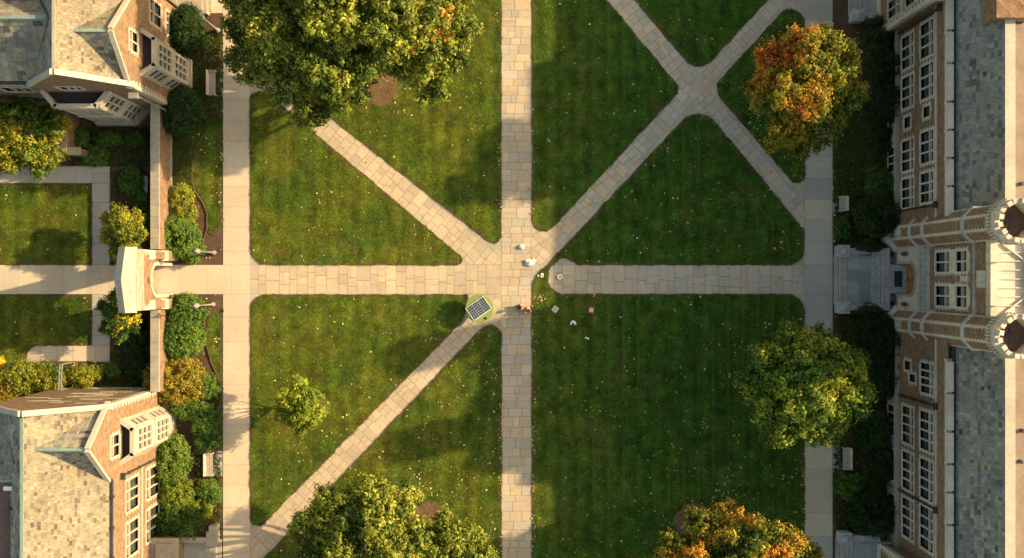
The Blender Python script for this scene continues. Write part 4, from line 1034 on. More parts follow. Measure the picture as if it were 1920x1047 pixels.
def tree(name, label, base, lobes, pal, clump=.45, per=26, leaf=.12, trunk=.22, seed=1, group=None, cat='tree', dens=1.0, colfn=None, fork=.35, m='leaf', elong=1.6, upb=.12, colsd=.2):
    bx0, by0 = W(*base); T = thing(name, label, cat, (bx0, by0, 0), group)
    lb = [px_lobe(*l) for l in lobes]; rs = random.Random(seed * 3 + 1); lx = []
    for x, y, z, rx, ry, rz in lb:
        lx.append((x, y, z - rz * .12, rx * .68, ry * .68, rz * .68)); m_ = max(5, min(13, int(5 + rx * 3.2)))
        for k in range(m_):
            a = k * 2.4 + rs.uniform(-.4, .4); e = math.asin(rs.uniform(-.25, .98)); q = rs.uniform(.62, .95); w_ = rs.uniform(.24, .40)
            lx.append((x + math.cos(a) * math.cos(e) * rx * q, y + math.sin(a) * math.cos(e) * ry * q, z + math.sin(e) * rz * q, rx * w_, ry * w_, rz * w_ * 1.05))
    V, c, C = foliage(lx, clump, per, leaf, pal, dens, seed=seed, colfn=colfn, elong=elong, upb=upb, colsd=colsd)
    mesh_quads('crown', V, 4, c, m, T)
    tr = MB(); zf = max(.15, np.mean([l[2] for l in lb]) * fork); rn = random.Random(seed)
    tr.tube([(bx0, by0, 0), (bx0 + .02, by0, zf * .5), (bx0 + rn.uniform(-.1, .1), by0 + rn.uniform(-.1, .1), zf)], [trunk * 1.35, trunk, trunk * .85], 9)
    for x, y, z, rx, ry, rz in lb:
        m1 = Vector((bx0, by0, zf)).lerp(Vector((x, y, z)), .5) + Vector((rn.uniform(-.3, .3), rn.uniform(-.3, .3), -.08 * z)) * (trunk / .3)
        e = Vector((x, y, z + rz * .3)); tr.tube([(bx0, by0, zf * .92), m1, e], [trunk * .5, trunk * .3, trunk * .1], 6)
        for k in range(5 if trunk > .15 else 2):
            a = rn.uniform(0, 6.28); tr.tube([m1.lerp(e, rn.uniform(.3, 1)), e + Vector((math.cos(a) * rx * .8, math.sin(a) * ry * .8, rz * rn.uniform(-.3, .5)))], [trunk * .16, trunk * .04], 5)
    tr.build('trunk', 'bark', T)
    return T
# palettes
OAK = [(.034, .055, .011), (.054, .078, .013), (.084, .105, .016), (.125, .140, .020), (.17, .175, .028)]
tree('oak_tree', 'largest spreading oak tree with broad green crown over the upper left lawn', (706, 140),
     [(478, 20, 8.5, 55), (492, 105, 8, 52), (545, 50, 10.5, 75), (555, 150, 8.5, 56), (590, 205, 7, 33), (566, 222, 6, 18), (630, 110, 10.5, 68), (650, 178, 8, 36), (632, 20, 12, 75), (715, 40, 12, 66),
      (700, -60, 12.5, 100), (800, 10, 11, 70), (862, 62, 9, 42), (810, 95, 9.5, 48), (805, 160, 8, 36), (760, 60, 11, 46), (848, 108, 8, 30), (560, -60, 11.5, 90), (830, -50, 10, 64), (690, 120, 9, 38), (765, 130, 8.5, 30), (440, 110, 7, 20), (450, 60, 7.5, 30)],
     OAK + [(.26, .13, .02)], .31, 20, .115, .55, 11, colfn=lambda C, r: np.where((fb(C, 31, .45) > 1.35) & (r.random(len(C)) < .5), 5, np.clip((fb(C, 8, .5) + r.normal(size=len(C)) * .6 + 1.6) / 3.2 * 5, 0, 4).astype(int)))
MAP = [(.050, .072, .011), (.11, .115, .014), (.15, .125, .016), (.22, .115, .016), (.24, .075, .014)]
def mapcol(C, r):
    x, y = W(1510, 165, 9); v = (-(C[:, 0] - x) * .16 + (C[:, 1] - y) * .14) * 1.0 + fb(C, 3, .45) * .75 + r.normal(size=len(C)) * .4
    return np.clip(v * 1.25 + 2.3 - .12 * (C[:, 0] - x), 0, 4).astype(int)
tree('maple_tree', 'autumn maple turning orange and yellow beside the right walkway, upper right', (1478, 200),
     [(1510, 150, 9.5, 62), (1455, 120, 8.5, 46), (1445, 180, 7.5, 44), (1480, 235, 7, 40), (1545, 215, 7.5, 42), (1565, 110, 9.5, 48), (1580, 165, 8.5, 42), (1515, 90, 9.5, 44), (1500, 175, 10.5, 45), (1430, 165, 6, 30), (1525, 255, 5.5, 30), (1470, 250, 5, 34), (1498, 285, 4, 18), (1540, 70, 8.5, 24), (1600, 180, 6, 25)],
     MAP, .27, 18, .10, .3, 21, colfn=mapcol)
def lincol(C, r): return np.where(r.random(len(C)) < .003, 5, np.clip((fb(C, 18, .6) + r.normal(size=len(C)) * .6 + 1.5) / 3 * 5, 0, 4).astype(int))
LIN = [(.030, .060, .012), (.048, .083, .014), (.075, .115, .015), (.115, .145, .017), (.17, .175, .02), (.28, .10, .02)]
tree('maple_tree', 'round green maple with a few yellow tips beside the right walkway, lower right', (1478, 700),
     [(1510, 720, 10, 62), (1450, 690, 8.5, 48), (1440, 750, 8, 46), (1475, 790, 8, 42), (1540, 790, 8.5, 44), (1580, 750, 9, 45), (1585, 700, 8.5, 42), (1540, 665, 8.5, 42), (1490, 650, 8.5, 40), (1420, 715, 6.5, 34), (1430, 665, 7, 26), (1480, 625, 6, 20), (1545, 632, 6, 20), (1612, 735, 7.5, 26), (1600, 670, 6, 22), (1530, 820, 6, 18), (1440, 815, 5.5, 20)],
     LIN, .27, 18, .105, .3, 41, colfn=lincol)
tree('oak_tree', 'broad green tree at the bottom edge overlapping the lower left diagonal path', (700, 990),
     [(690, 985, 9.5, 62), (640, 950, 8.5, 46), (600, 985, 8, 46), (700, 930, 8.5, 36), (745, 950, 8.5, 40), (640, 1010, 9, 50), (590, 1035, 7.5, 42), (750, 1010, 9, 50), (700, 1070, 10, 80), (610, 935, 7, 26), (770, 925, 6.5, 20), (610, 1090, 8, 60), (790, 1080, 8, 50)],
     OAK + [(.30, .17, .02)], .30, 20, .115, .4, 51, colfn=lambda C, r: np.where((fb(C, 77, .5) > 1.3) & (r.random(len(C)) < .5), 5, np.clip((fb(C, 9, .6) + r.normal(size=len(C)) * .6 + 1.9) / 3.2 * 5, 0, 4).astype(int)))
tree('oak_tree', 'smaller green tree at the bottom edge just left of the central path', (850, 1040),
     [(850, 1005, 7, 40), (815, 1000, 6, 30), (885, 1010, 6, 30), (830, 1045, 7, 42), (880, 1050, 7, 40), (835, 975, 5.5, 20), (905, 1045, 5, 22), (850, 1090, 7, 50)], OAK, .29, 20, .11, .25, 61, colfn=lambda C, r: np.clip((fb(C, 19, .6) + r.normal(size=len(C)) * .6 + 2.1) / 3.2 * 5, 0, 4).astype(int))
def m2(C, r):
    v = fb(C, 13, .55) * 1.1 + r.normal(size=len(C)) * .5; return np.clip(v + 2.2, 0, 4).astype(int)
tree('maple_tree', 'bright orange and yellow maple cut by the bottom edge of the picture', (1345, 1010),
     [(1390, 1040, 8.5, 60), (1330, 985, 6.5, 32), (1300, 1020, 7, 40), (1260, 1020, 7, 28), (1430, 1005, 8, 40), (1385, 985, 7, 32), (1470, 1030, 8, 44), (1500, 1050, 7, 34), (1460, 985, 5.5, 22), (1350, 960, 5.5, 24), (1300, 965, 5.5, 16), (1440, 1080, 8, 60), (1300, 1080, 8, 60), (1245, 1045, 6, 20), (1525, 1040, 5.5, 14)],
     [(.030, .052, .010), (.065, .08, .013), (.17, .14, .02), (.29, .15, .020), (.32, .115, .02)], .27, 18, .10, .3, 71, colfn=m2)
tree('young_tree', 'small round yellow-green tree alone on the lower left lawn', (566, 752),
     [(560, 762, 4.6, 26), (535, 750, 4, 20), (585, 745, 4, 20), (545, 785, 3.8, 20), (580, 785, 3.8, 20), (560, 735, 4, 20), (528, 775, 3.2, 15), (598, 768, 3.4, 15), (562, 802, 3, 14), (562, 716, 3.2, 10)],
     [(.08, .11, .012), (.13, .16, .018), (.18, .20, .024), (.22, .21, .026)], .26, 22, .085, .1, 81)
YG = [(.05, .075, .010), (.09, .11, .014), (.16, .15, .02), (.22, .19, .024)]
tree('garden_tree', 'large bushy green and yellow tree beside the upper left building', (60, 240),
     [(40, 225, 4.5, 40), (85, 255, 4, 38), (30, 280, 4, 40), (75, 300, 3.5, 34), (10, 300, 3.2, 30), (100, 225, 3.2, 28), (-20, 240, 4, 50), (50, 200, 3, 26), (110, 290, 2, 18)], [(.035, .06, .010), (.055, .085, .012), (.09, .11, .015), (.22, .19, .02)], .32, 24, .095, .2, 91)
tree('garden_tree', 'small golden yellow-green tree inside the wall, just above the gate', (236, 440),
     [(232, 430, 4, 26), (210, 440, 3.4, 20), (255, 440, 3.4, 18), (225, 400, 3.4, 18), (255, 410, 3, 14), (240, 460, 3.2, 20), (225, 475, 2.6, 16), (205, 415, 2.6, 14)], YG, .25, 22, .085, .1, 92)
tree('garden_tree', 'small dark green tree with yellow tips inside the wall, just below the gate', (232, 590),
     [(222, 575, 4, 24), (210, 600, 3.6, 20), (240, 600, 3.6, 22), (225, 625, 3, 17), (200, 575, 3, 15), (222, 555, 3, 12), (250, 590, 2.6, 12), (200, 615, 2.4, 12)], [(.02, .045, .010), (.03, .06, .012), (.05, .08, .014), (.24, .20, .02)], .25, 22, .085, .1, 93)

def shrub(name, label, px, py, rx, ry, h, pal, seed, group=None, clump=.2, per=18, leaf=.06, m='leaf', lumps=6, cat='shrub', smooth=False):
    bx0, by0 = W(px, py); T = thing(name, label, cat, (bx0, by0, 0), group); rn = random.Random(seed); a, b_ = (L(rx), L(ry)) if smooth else (L(rx) * 1.26, L(ry) * 1.26)
    lb = [(bx0, by0, h * .5, a * (1 if smooth else .72), b_ * (1 if smooth else .72), h * .5)]
    if not smooth:
        for k in range(lumps):
            t = k * 6.283 / lumps + rn.uniform(-.3, .3); q = rn.uniform(.38, .55); lb.append((bx0 + math.cos(t) * a * q, by0 + math.sin(t) * b_ * q, h * rn.uniform(.4, .62), a * .42, b_ * .42, h * .36))
    V, c, C = foliage(lb, clump, per, leaf, pal, 2.6 if smooth else 1.25, seed=seed, elong=1.1 if smooth else 1.4, gap=0 if smooth else .9)
    mesh_quads('crown', V, 4, c, m, T)
    t = MB()
    for k in range(4):
        an = k * 1.57 + rn.uniform(0, 1); t.tube([(bx0, by0, 0), (bx0 + math.cos(an) * a * .5, by0 + math.sin(an) * b_ * .5, h * .6)], [.05, .02], 5)
    if smooth: t.lathe(bx0, by0, [(.05, .1), (a * .55, h * .35), (a * .6, h * .6), (.05, h * .82)], 10)
    t.build('stems', 'bark' if not smooth else 'soil', T)
    return T
DK = [(.009, .021, .006), (.013, .029, .008), (.019, .038, .010)]
MG = [(.030, .060, .012), (.045, .085, .014), (.065, .11, .018), (.09, .13, .02)]
GO = [(.11, .10, .015), (.16, .125, .018), (.20, .15, .02), (.08, .085, .013)]
YL = [(.08, .11, .014), (.125, .14, .018), (.19, .175, .022), (.05, .08, .012)]
BS = 'foundation shrubs around the buildings'
sh = [
 ('yew_bush', 'dark clipped oval yew nearest the top edge, beside the brick bay', 362, 64, 29, 46, 2.6, DK, dict(m='needle', clump=.16, leaf=.05, smooth=True)),
 ('yew_bush', 'dark clipped round yew below the bay, above the garden wall end', 353, 215, 35, 44, 2.8, DK, dict(m='needle', clump=.16, leaf=.05, smooth=True)),
 ('clipped_hedge', 'small dark square-ish hedge clump between stub wall and courtyard bed', 153, 260, 17, 18, 1.0, MG[:2], dict(m='needle', smooth=True, clump=.14, leaf=.05)),
 ('clipped_hedge', 'dark oblong clipped hedge in the middle of the courtyard bed', 207, 263, 25, 14, .9, MG[:2], dict(m='needle', smooth=True, clump=.14, leaf=.05)),
 ('clipped_hedge', 'dark clipped hedge right of the oblong one, against the garden wall', 259, 262, 18, 14, .9, MG[:2], dict(m='needle', smooth=True, clump=.14, leaf=.05)),
 ('fern_clump', 'spiky green fern clump below the dark courtyard hedges', 181, 292, 26, 17, .6, MG[:3], dict(clump=.25, leaf=.09)),
 ('fern_clump', 'green leafy clump in the courtyard bed beside the wall plaque', 252, 340, 22, 26, .8, MG[:2], dict(clump=.22, leaf=.08)),
 ('fern_clump', 'dark ivy clump at the foot of the garden wall above the gate', 272, 400, 14, 40, .8, MG[:2], dict(clump=.22, leaf=.08)),
 ('flowering_shrub', 'bright yellow-green shrub on the outer side of the wall, uppermost of the pair', 345, 370, 20, 24, 1.1, YL, {}),
 ('flowering_shrub', 'yellow shrub directly above the rounded green shrub by the gate', 352, 402, 22, 18, 1.0, YL, {}),
 ('box_shrub', 'rounded bright green shrub just above the gate path, outside the wall', 342, 445, 36, 36, 1.7, MG[1:], dict(lumps=9, clump=.17)),
 ('box_shrub', 'low green shrub under the upper lamp post beside the gate', 362, 470, 22, 22, 1.1, MG[1:], dict(lumps=5, clump=.16)),
 ('box_shrub', 'green shrub just below the gate path, outside the wall', 352, 582, 38, 28, 1.7, MG[1:], dict(lumps=8, clump=.18)),
 ('box_shrub', 'large dense green shrub in the middle of the lower left bed', 346, 630, 42, 38, 2.0, MG, dict(lumps=9, clump=.18)),
 ('barberry_shrub', 'wide golden brown shrub at the lower end of the garden wall', 340, 712, 50, 42, 1.9, GO, dict(lumps=9, clump=.2)),
 ('box_shrub', 'dark green shrub tucked right of the golden shrub', 388, 722, 20, 26, 1.3, MG[:3], {}),
 ('box_shrub', 'mid green shrub below the golden shrub, against the brick hall', 352, 762, 24, 22, 1.3, MG[1:], {}),
 ('box_shrub', 'olive green shrub beside the walkway above the lower bench', 392, 785, 26, 30, 1.6, MG, {}),
 ('box_shrub', 'rounded green shrub directly above the lower left bench', 393, 820, 24, 22, 1.3, MG[:3], {}),
 ('box_shrub', 'tall green shrub against the hall wall, left of the bench', 334, 860, 30, 42, 2.0, MG, dict(lumps=8)),
 ('box_shrub', 'yellow-green shrub against the hall wall below the tall one', 338, 925, 32, 30, 1.7, YL[:2] + MG[2:], dict(lumps=7)),
 ('box_shrub', 'small round shrub beside the walkway below the bench', 397, 920, 20, 22, 1.1, MG, {}),
 ('box_shrub', 'yellowish shrub between the hall shrubs and small round one', 380, 950, 24, 18, 1.0, YL, {}),
 ('box_shrub', 'large dark green shrub next to the lower left steps', 342, 982, 40, 34, 1.9, MG[:3], dict(lumps=8)),
 ('box_shrub', 'small reddish-green shrub beside the pedestal of the lower left steps', 390, 985, 18, 16, .8, [(.09, .05, .02), (.06, .08, .015)], {}),
 ('golden_shrub', 'golden shrub at the left edge below the small lawn', 12, 725, 34, 30, 1.7, GO[:3] + YL[:1], dict(lumps=7)),
 ('golden_shrub', 'golden green shrub mass by the curved end of the courtyard path', 52, 705, 34, 30, 1.8, YL, dict(lumps=7)),
 ('golden_shrub', 'golden green shrub left of the iron rack', 100, 708, 30, 28, 1.8, YL, dict(lumps=7)),
 ('golden_shrub', 'golden shrub just right of the iron rack', 165, 702, 30, 22, 1.5, YL, dict(lumps=6)),
 ('box_shrub', 'low dark green shrub between golden shrub and garden wall', 212, 695, 18, 14, .8, MG[:2], {}),
 ('box_shrub', 'dark green shrub in the inner corner of wall and brick hall', 262, 690, 20, 26, 1.0, DK + MG[:1], {}),
 ('box_shrub', 'dark shrub inside the wall under the dark green tree', 258, 630, 20, 36, 1.2, DK + MG[:1], {}),
 ('orange_shrub', 'tiny bright orange shrub at the left edge on the small lawn', 2, 683, 10, 13, .7, [(.5, .22, .02), (.5, .3, .03)], {}),
 ('evergreen_bush', 'dark evergreen under the steps at the upper right corner', 1640, 70, 36, 30, 2.2, DK, {}),
 ('evergreen_bush', 'dark evergreen behind the orange maple, against the long hall', 1645, 130, 32, 40, 2.6, DK, {}),
 ('evergreen_bush', 'black-green evergreen below it, right of the orange maple', 1652, 200, 28, 36, 2.6, DK, {}),
 ('evergreen_bush', 'small dark shrub at the curved lawn edge near the long hall', 1655, 265, 20, 24, 1.2, DK, {}),
 ('evergreen_bush', 'mid green feathery shrub between the upper right bench and hall', 1643, 350, 26, 32, 1.6, MG[:2], {}),
 ('evergreen_bush', 'big dark rounded evergreen just above the tower steps', 1632, 408, 40, 36, 2.8, DK, dict(lumps=8)),
 ('evergreen_bush', 'big dark rounded evergreen just below the tower steps', 1632, 630, 40, 38, 2.8, DK, dict(lumps=8)),
 ('evergreen_bush', 'dark evergreen against the hall, right of the green maple', 1655, 700, 24, 40, 2.2, DK, {}),
 ('evergreen_bush', 'dark green shrub between the lower bench and the hall', 1630, 800, 30, 38, 1.8, DK + MG[:1], {}),
 ('evergreen_bush', 'low dark shrub close to the hall, right of the lower bench', 1652, 865, 22, 34, 1.6, DK, {}),
 ('box_shrub', 'small lighter green shrub beside the lower right walkway', 1588, 907, 24, 26, 1.2, MG[:3], {}),
 ('evergreen_bush', 'large black-green evergreen above the bottom right steps', 1625, 960, 42, 40, 2.4, DK, dict(lumps=8)),
 ('clipped_hedge', 'black-green clipped hedge on the upper side of the tower steps', 1622, 464, 27, 10, 1.3, DK, dict(m='needle', smooth=True, clump=.14, leaf=.05)),
 ('clipped_hedge', 'black-green clipped hedge on the lower side of the tower steps', 1622, 582, 27, 10, 1.3, DK, dict(m='needle', smooth=True, clump=.14, leaf=.05)),
 ('evergreen_bush', 'low shrub in shade directly below the upper right bench', 1578, 428, 16, 18, .7, MG[:2], {}),
]
for i, (nm, lab, px, py, rx, ry, h, pal_, kw) in enumerate(sh):
    shrub(nm, lab, px, py, rx, ry, h, pal_, 200 + i, **kw)
# low ground cover in the beds
P = []
for (a, c, e, f, d) in ((328, 60, 417, 235, 9), (325, 235, 360, 345, 30), (366, 710, 415, 1000, 5), (210, 320, 282, 496, 5), (210, 556, 282, 728, 6), (1565, 190, 1660, 470, 6), (1565, 590, 1660, 1000, 7), (130, 240, 282, 310, 7), (0, 690, 280, 728, 9)):
    q = [W(a, c), W(e, c), W(e, f), W(a, f)]; P.append(scatter(q, d * 9))
P = np.concatenate(P); n = len(P)
per = 7; ci = np.repeat(np.arange(n), per); q = RNG.normal(size=(n * per, 3)); q /= np.linalg.norm(q, axis=1)[:, None]; q[:, 2] = abs(q[:, 2])
PP = np.c_[P, np.full(n, .03)][ci] + q * .13; nn = q + RNG.normal(size=q.shape) * .5; nn[:, 2] += .5; nn /= np.linalg.norm(nn, axis=1)[:, None]
t = np.cross(nn, RNG.normal(size=q.shape)); t /= np.linalg.norm(t, axis=1)[:, None]; bt = np.cross(nn, t); s = (.04 + .04 * RNG.random(len(q)))[:, None]
V = np.stack([PP - t * s, PP - bt * s * .6, PP + t * s, PP + bt * s * .6], 1); pl = np.array(MG + [(.12, .06, .03), (.10, .09, .03)])
stuff(mesh_quads('ground_cover', V, 4, pl[RNG.integers(0, len(pl), n)][ci], 'leaf'), 'low leafy ground cover plants in the mulch beds', 'ground cover')
# timber bed edging
m = MB()
e = [(388, 245), (372, 268), (362, 300), (360, 340), (365, 360), (380, 380), (388, 400), (388, 430), (378, 462)]
m.tube([(*W(*p), .06) for p in e], .06, 6); tag(m.build('bed_edging', 'soil'), 'dark curved edging between upper planting bed and grass strip', 'edging')
m = MB(); e = [(383, 600), (385, 640), (396, 680), (408, 705), (412, 725)]
m.tube([(*W(*p), .06) for p in e], .06, 6); tag(m.build('bed_edging', 'soil'), 'dark curved edging of the lower bed beside the gold shrub', 'edging')

# ------------------------------------------------------------------ furniture
def bench(label, px, py, ln, face, pad=True):
    x, y = W(px, py); T = thing('park_bench', label, 'bench', (x, y, 0), 'benches facing the walkways'); l = L(ln) / 2; s = face
    m = MB()
    for k in range(4): m.box(x + s * (-.18 + k * .125) - .05, x + s * (-.18 + k * .125) + .05, y - l, y + l, .43, .46)
    m.build('seat', 'bench', T); m = MB()
    m.hexa([(x - s * .27, y - l, .5), (x - s * .27, y + l, .5), (x - s * .23, y + l, .5), (x - s * .23, y - l, .5), (x - s * .37, y - l, .88), (x - s * .37, y + l, .88), (x - s * .33, y + l, .88), (x - s * .33, y - l, .88)])
    m.build('backrest', 'bench', T)
    for yy in (y - l + .03, y + l - .03):
        m = MB(); m.box(x - .3, x + .3, yy - .05, yy + .05, .60, .66); m.build('armrest', 'bench', T)
        for xx in (-.25, .22): m = MB(); m.box(x + s * xx - .04, x + s * xx + .04, yy - .04, yy + .04, .02, .6); m.build('leg', 'bench', T)
    if pad:
        q = MB(); a, c = x - s * .1, W(417 if s > 0 else 1562, 0)[0]; q.box(min(a, c), max(a, c), y - l - .1, y + l + .1, .0, .025); struct(q.build('bench_pad', 'greystone'))
bench('grey slatted bench by the left walkway, between the two dark yews', 401, 158, 46, 1)
bench('pale slatted bench by the left walkway, beside the lower left hall', 396, 869, 42, 1)
bench('grey bench in shade at the upper right walkway, above the tower steps', 1576, 383, 27, -1)
bench('grey slatted bench beside the lower right walkway, below the green maple', 1583, 858, 40, -1)
def lamp(label, px, py, h=4.6):
    x, y = W(px, py); T = thing('street_lamp', label, 'lamp post', (x, y, 0), 'lamp posts beside the left walkway')
    m = MB(); m.lathe(x, y, [(.2, 0), (.2, .25), (.12, .4), (.09, .6), (.065, 2), (.055, h - .7), (.1, h - .65), (.06, h - .6)], 12); m.build('pole', 'lamp_paint', T, True)
    m = MB(); m.lathe(x, y, [(.08, h - .6), (.19, h - .45), (.21, h - .2), (.14, h - .05)], 12); m.build('lantern', 'lamp_glass', T, True)
    m = MB(); m.lathe(x, y, [(.23, h - .1), (.25, h - .06), (.1, h + .1), (.02, h + .25)], 12); m.build('lamp_cap', 'lamp_paint', T, True)
lamp('grey lamp post beside the uppermost dark yew near the top edge', 409, 58)
lamp('grey lamp post just above the gate path, beside the left walkway', 402, 474)
lamp('grey lamp post just below the gate path, beside the left walkway', 400, 571)
# iron rack behind the lower left hall
T = thing('bicycle_rack', 'narrow white metal rack among golden shrubs behind lower left hall', 'rack', (*W(134, 703), 0))
for dx in (-2.3, 2.3):
    m = MB(); a = W(134 + dx, 680); c = W(132 + dx, 727); m.tube([(*a, 0), (*a, 1.9), (*c, 1.9), (*c, 0)], .05, 6); m.build('rail', 'lamp_paint', T)
for k in range(8):
    m = MB(); t_ = k / 7; xa, ya = W(131.5 - t_ * 1.6, 682 + t_ * 43); xb, yb = W(136.5 - t_ * 1.6, 682 + t_ * 43); m.tube([(xa, ya, 1.9), (xb, yb, 1.9)], .035, 6); m.build('rung', 'lamp_paint', T)
# wall plaque/seat in the courtyard
x, y = W(277, 354); m = MB(); m.box(x - .15, x + .15, y - .95, y + .95, .35, .5); m.box(x - .12, x + .12, y - .8, y - .6, 0, .35); m.box(x - .12, x + .12, y + .6, y + .8, 0, .35)
tag(m.build('stone_bench', 'greystone'), 'small grey stone seat against the courtyard side of the garden wall', 'bench')
# wall lanterns beside the arch
for s, lab in ((1, 'small black lantern on the wall above the tower arch opening, upper side'), (-1, 'small black lantern on the wall beside the tower arch, lower side')):
    T = thing('wall_lantern', lab, 'lantern', (29.7, 1.95 * s, 2.4), 'lanterns flanking the tower arch'); y = 1.9 * s
    m = MB(); m.lathe(29.62, y, [(.06, 2.2), (.15, 2.35), (.17, 2.75), (.06, 2.9)], 8); m.build('lamp_body', 'darkmetal', T)
    m = MB(); m.tube([(29.83, y, 2.95), (29.62, y, 3.1), (29.62, y, 2.9)], .03, 6); m.build('bracket', 'darkmetal', T)

# solar canopy
cz = 1.15; x, y = W(899, 579, cz); T = thing('solar_station', 'round lime green solar charging table at the crossing of paths', 'solar station', (x, y, 0))
r = L(26.5, cz); m = MB(); m.lathe(x, y, [(r * .55, cz - .22), (r * .97, cz - .12), (r, cz - .05), (r, cz), (r * .975, cz + .035)], 56); m.build('canopy', 'green', T, False)
m = MB(); m.lathe(x, y, [(.62, 0), (.62, .08), (.5, .12), (.52, cz - .2)], 32); m.build('pedestal', 'green', T)
ang = R(35); pw, ph = L(40.5, cz), L(28.5, cz); ux, uy = math.cos(ang), math.sin(ang)
xo, yo = x - L(1.5, cz), y + L(.3, cz); zt = cz + .10
def Q(u, v, z): return (xo + ux * u - uy * v, yo + uy * u + ux * v, z)
def qb(mb, u0, u1, v0, v1, z0, z1): mb.hexa([Q(u0, v0, z0), Q(u1, v0, z0), Q(u1, v1, z0), Q(u0, v1, z0), Q(u0, v0, z1), Q(u1, v0, z1), Q(u1, v1, z1), Q(u0, v1, z1)])
m = MB(); a, c = pw / 2, ph / 2; e = .045
qb(m, -a, a, -c, -c + e, zt - .06, zt + .02); qb(m, -a, a, c - e, c, zt - .06, zt + .02); qb(m, -a, -a + e, -c + e, c - e, zt - .06, zt + .02); qb(m, a - e, a, -c + e, c - e, zt - .06, zt + .02)
so = m.build('solar_panel', 'alu', T)
m = MB(); qb(m, -a + e, a - e, -c + e, c - e, zt - .05, zt); m.build('solar_cells', 'cell', so)
m = MB()
for k in range(1, 9): u = -a + e + (pw - 2 * e) * k / 9; w = .02 if k in (3, 6) else .011; qb(m, u - w, u + w, -c + e, c - e, zt, zt + .004)
for k in range(1, 6): v = -c + e + (ph - 2 * e) * k / 6; qb(m, -a + e, a - e, v - .011, v + .011, zt, zt + .003)
m.build('cell_lines', 'cellline', so)
for sx in (-1, 1):
    m = MB(); qb(m, sx * a * .6 - .04, sx * a * .6 + .04, -c * .8, c * .8, cz + .03, zt - .05); m.build('bracket', 'darkmetal', so)
kx, ky = W(911, 597, cz); m = MB(); m.lathe(kx, ky, [(.11, cz + .03), (.11, cz + .06), (.07, cz + .07), (.06, cz + .12)], 16); m.build('sensor', 'darkmetal', T)

# ------------------------------------------------------------------ small things near the crossing
def crumple(name, label, cat, px, py, r, seed, h=.2, m='paper', sq=1.0):
    x, y = W(px, py); rn = random.Random(seed); o = MB(); n = 9; rg = []
    for i, (q, z) in enumerate(((.6, 0), (1, .3), (.85, .7), (.4, 1))):
        rg.append([(x + math.cos(k * 6.283 / n + i * .3) * r * q * rn.uniform(.7, 1.2), y + math.sin(k * 6.283 / n + i * .3) * r * q * sq * rn.uniform(.7, 1.2), .015 + h * z * rn.uniform(.75, 1.1)) for k in range(n)])
    o.rings(rg); return tag(o.build(name, m), label, cat)
crumple('paper_bag', 'crumpled white paper bag on the central path, uppermost white item', 'bag', 977.5, 463, .22, 3, .26)
crumple('plastic_bag', 'larger crumpled white plastic bag at the right edge of the crossing', 'bag', 994, 493, .36, 4, .3, sq=.85)
crumple('paper_bag', 'small crumpled cream bag lying against the larger white plastic bag', 'bag', 1000, 489.5, .2, 14, .2, 'cream')
x, y = W(988, 489); m = MB(); m.lathe(x, y, [(.06, .02), (.09, .2), (.1, .21), (.07, .22)], 14); tag(m.build('paper_cup', 'paper'), 'small white paper cup left of the crumpled plastic bag', 'cup')
crumple('paper_scrap', 'white paper scrap on the grass wedge, left of a printed one', 'paper', 1009, 517, .12, 5, .05)
x, y = W(1016.5, 516.5); m = MB(); m.hexa([(x - .14, y - .16, .06), (x + .1, y - .16, .06), (x + .12, y + .16, .06), (x - .08, y + .16, .06), (x - .14, y - .16, .075), (x + .1, y - .16, .09), (x + .12, y + .16, .075), (x - .08, y + .16, .1)])
T = thing('printed_leaflet', 'white leaflet with reddish print on the grass wedge by the crossing', 'leaflet', (x, y, 0)); m.build('sheet', 'paper', T)
m = MB(); m.box(x - .06, x + .05, y - .02, y + .05, .1, .105); m.box(x - .02, x + .06, y - .12, y - .07, .095, .1); m.build('print', 'red', T)
x, y = W(1049.5, 519.5); m = MB(); rg = []
n = 22
for k in range(n):
    a = k * 6.283 / n; cx, cy = math.cos(a), math.sin(a); w = .085 * (1 + .18 * math.sin(5 * a)); rg.append([(x + cx * (.15 + w * math.cos(t * 1.047)), y + cy * (.15 + w * math.cos(t * 1.047)), .085 + .065 * math.sin(t * 1.047)) for t in range(6)])
i0 = len(m.v)
for r_ in rg: m.v.extend(r_)
for a in range(n):
    for k in range(6): m.f.append((a * 6 + k, ((a + 1) % n) * 6 + k, ((a + 1) % n) * 6 + (k + 1) % 6, a * 6 + (k + 1) % 6)); m.c.append((1, 1, 1)); m.m.append(0)
tag(m.build('ring_cushion', 'paper', None, True), 'small white ring on the rounded end of the right-hand path', 'ring')
def flat(px, py, w, h, ang, t=.05):
    x, y = W(px, py); ca, sa = math.cos(R(ang)), math.sin(R(ang)); 
    def f(mb, u0, u1, v0, v1, z0, z1):
        P_ = lambda u, v, z: (x + ca * u - sa * v, y + sa * u + ca * v, z)
        mb.hexa([P_(u0, v0, z0), P_(u1, v0, z0), P_(u1, v1, z0), P_(u0, v1, z0), P_(u0, v0, z1), P_(u1, v0, z1), P_(u1, v1, z1), P_(u0, v1, z1)])
    return x, y, f
x, y, f = flat(1041, 580, 0, 0, 52); T = thing('cardboard_box', 'flat cream square box on the lawn near the crossing', 'box', (x, y, 0))
m = MB(); f(m, -.23, .23, -.21, .21, .05, .14); m.build('box_body', 'cream', T); m = MB(); f(m, -.17, .17, -.15, .15, .14, .146); m.build('lid_panel', 'beige', T)
x, y, f = flat(1108.5, 581.5, 0, 0, -15); T = thing('book', 'red book with white marks on its cover lying on the shaded lawn', 'book', (x, y, 0))
m = MB(); f(m, -.2, .2, -.27, .27, .06, .12); m.build('cover', 'red', T)
m = MB(); 
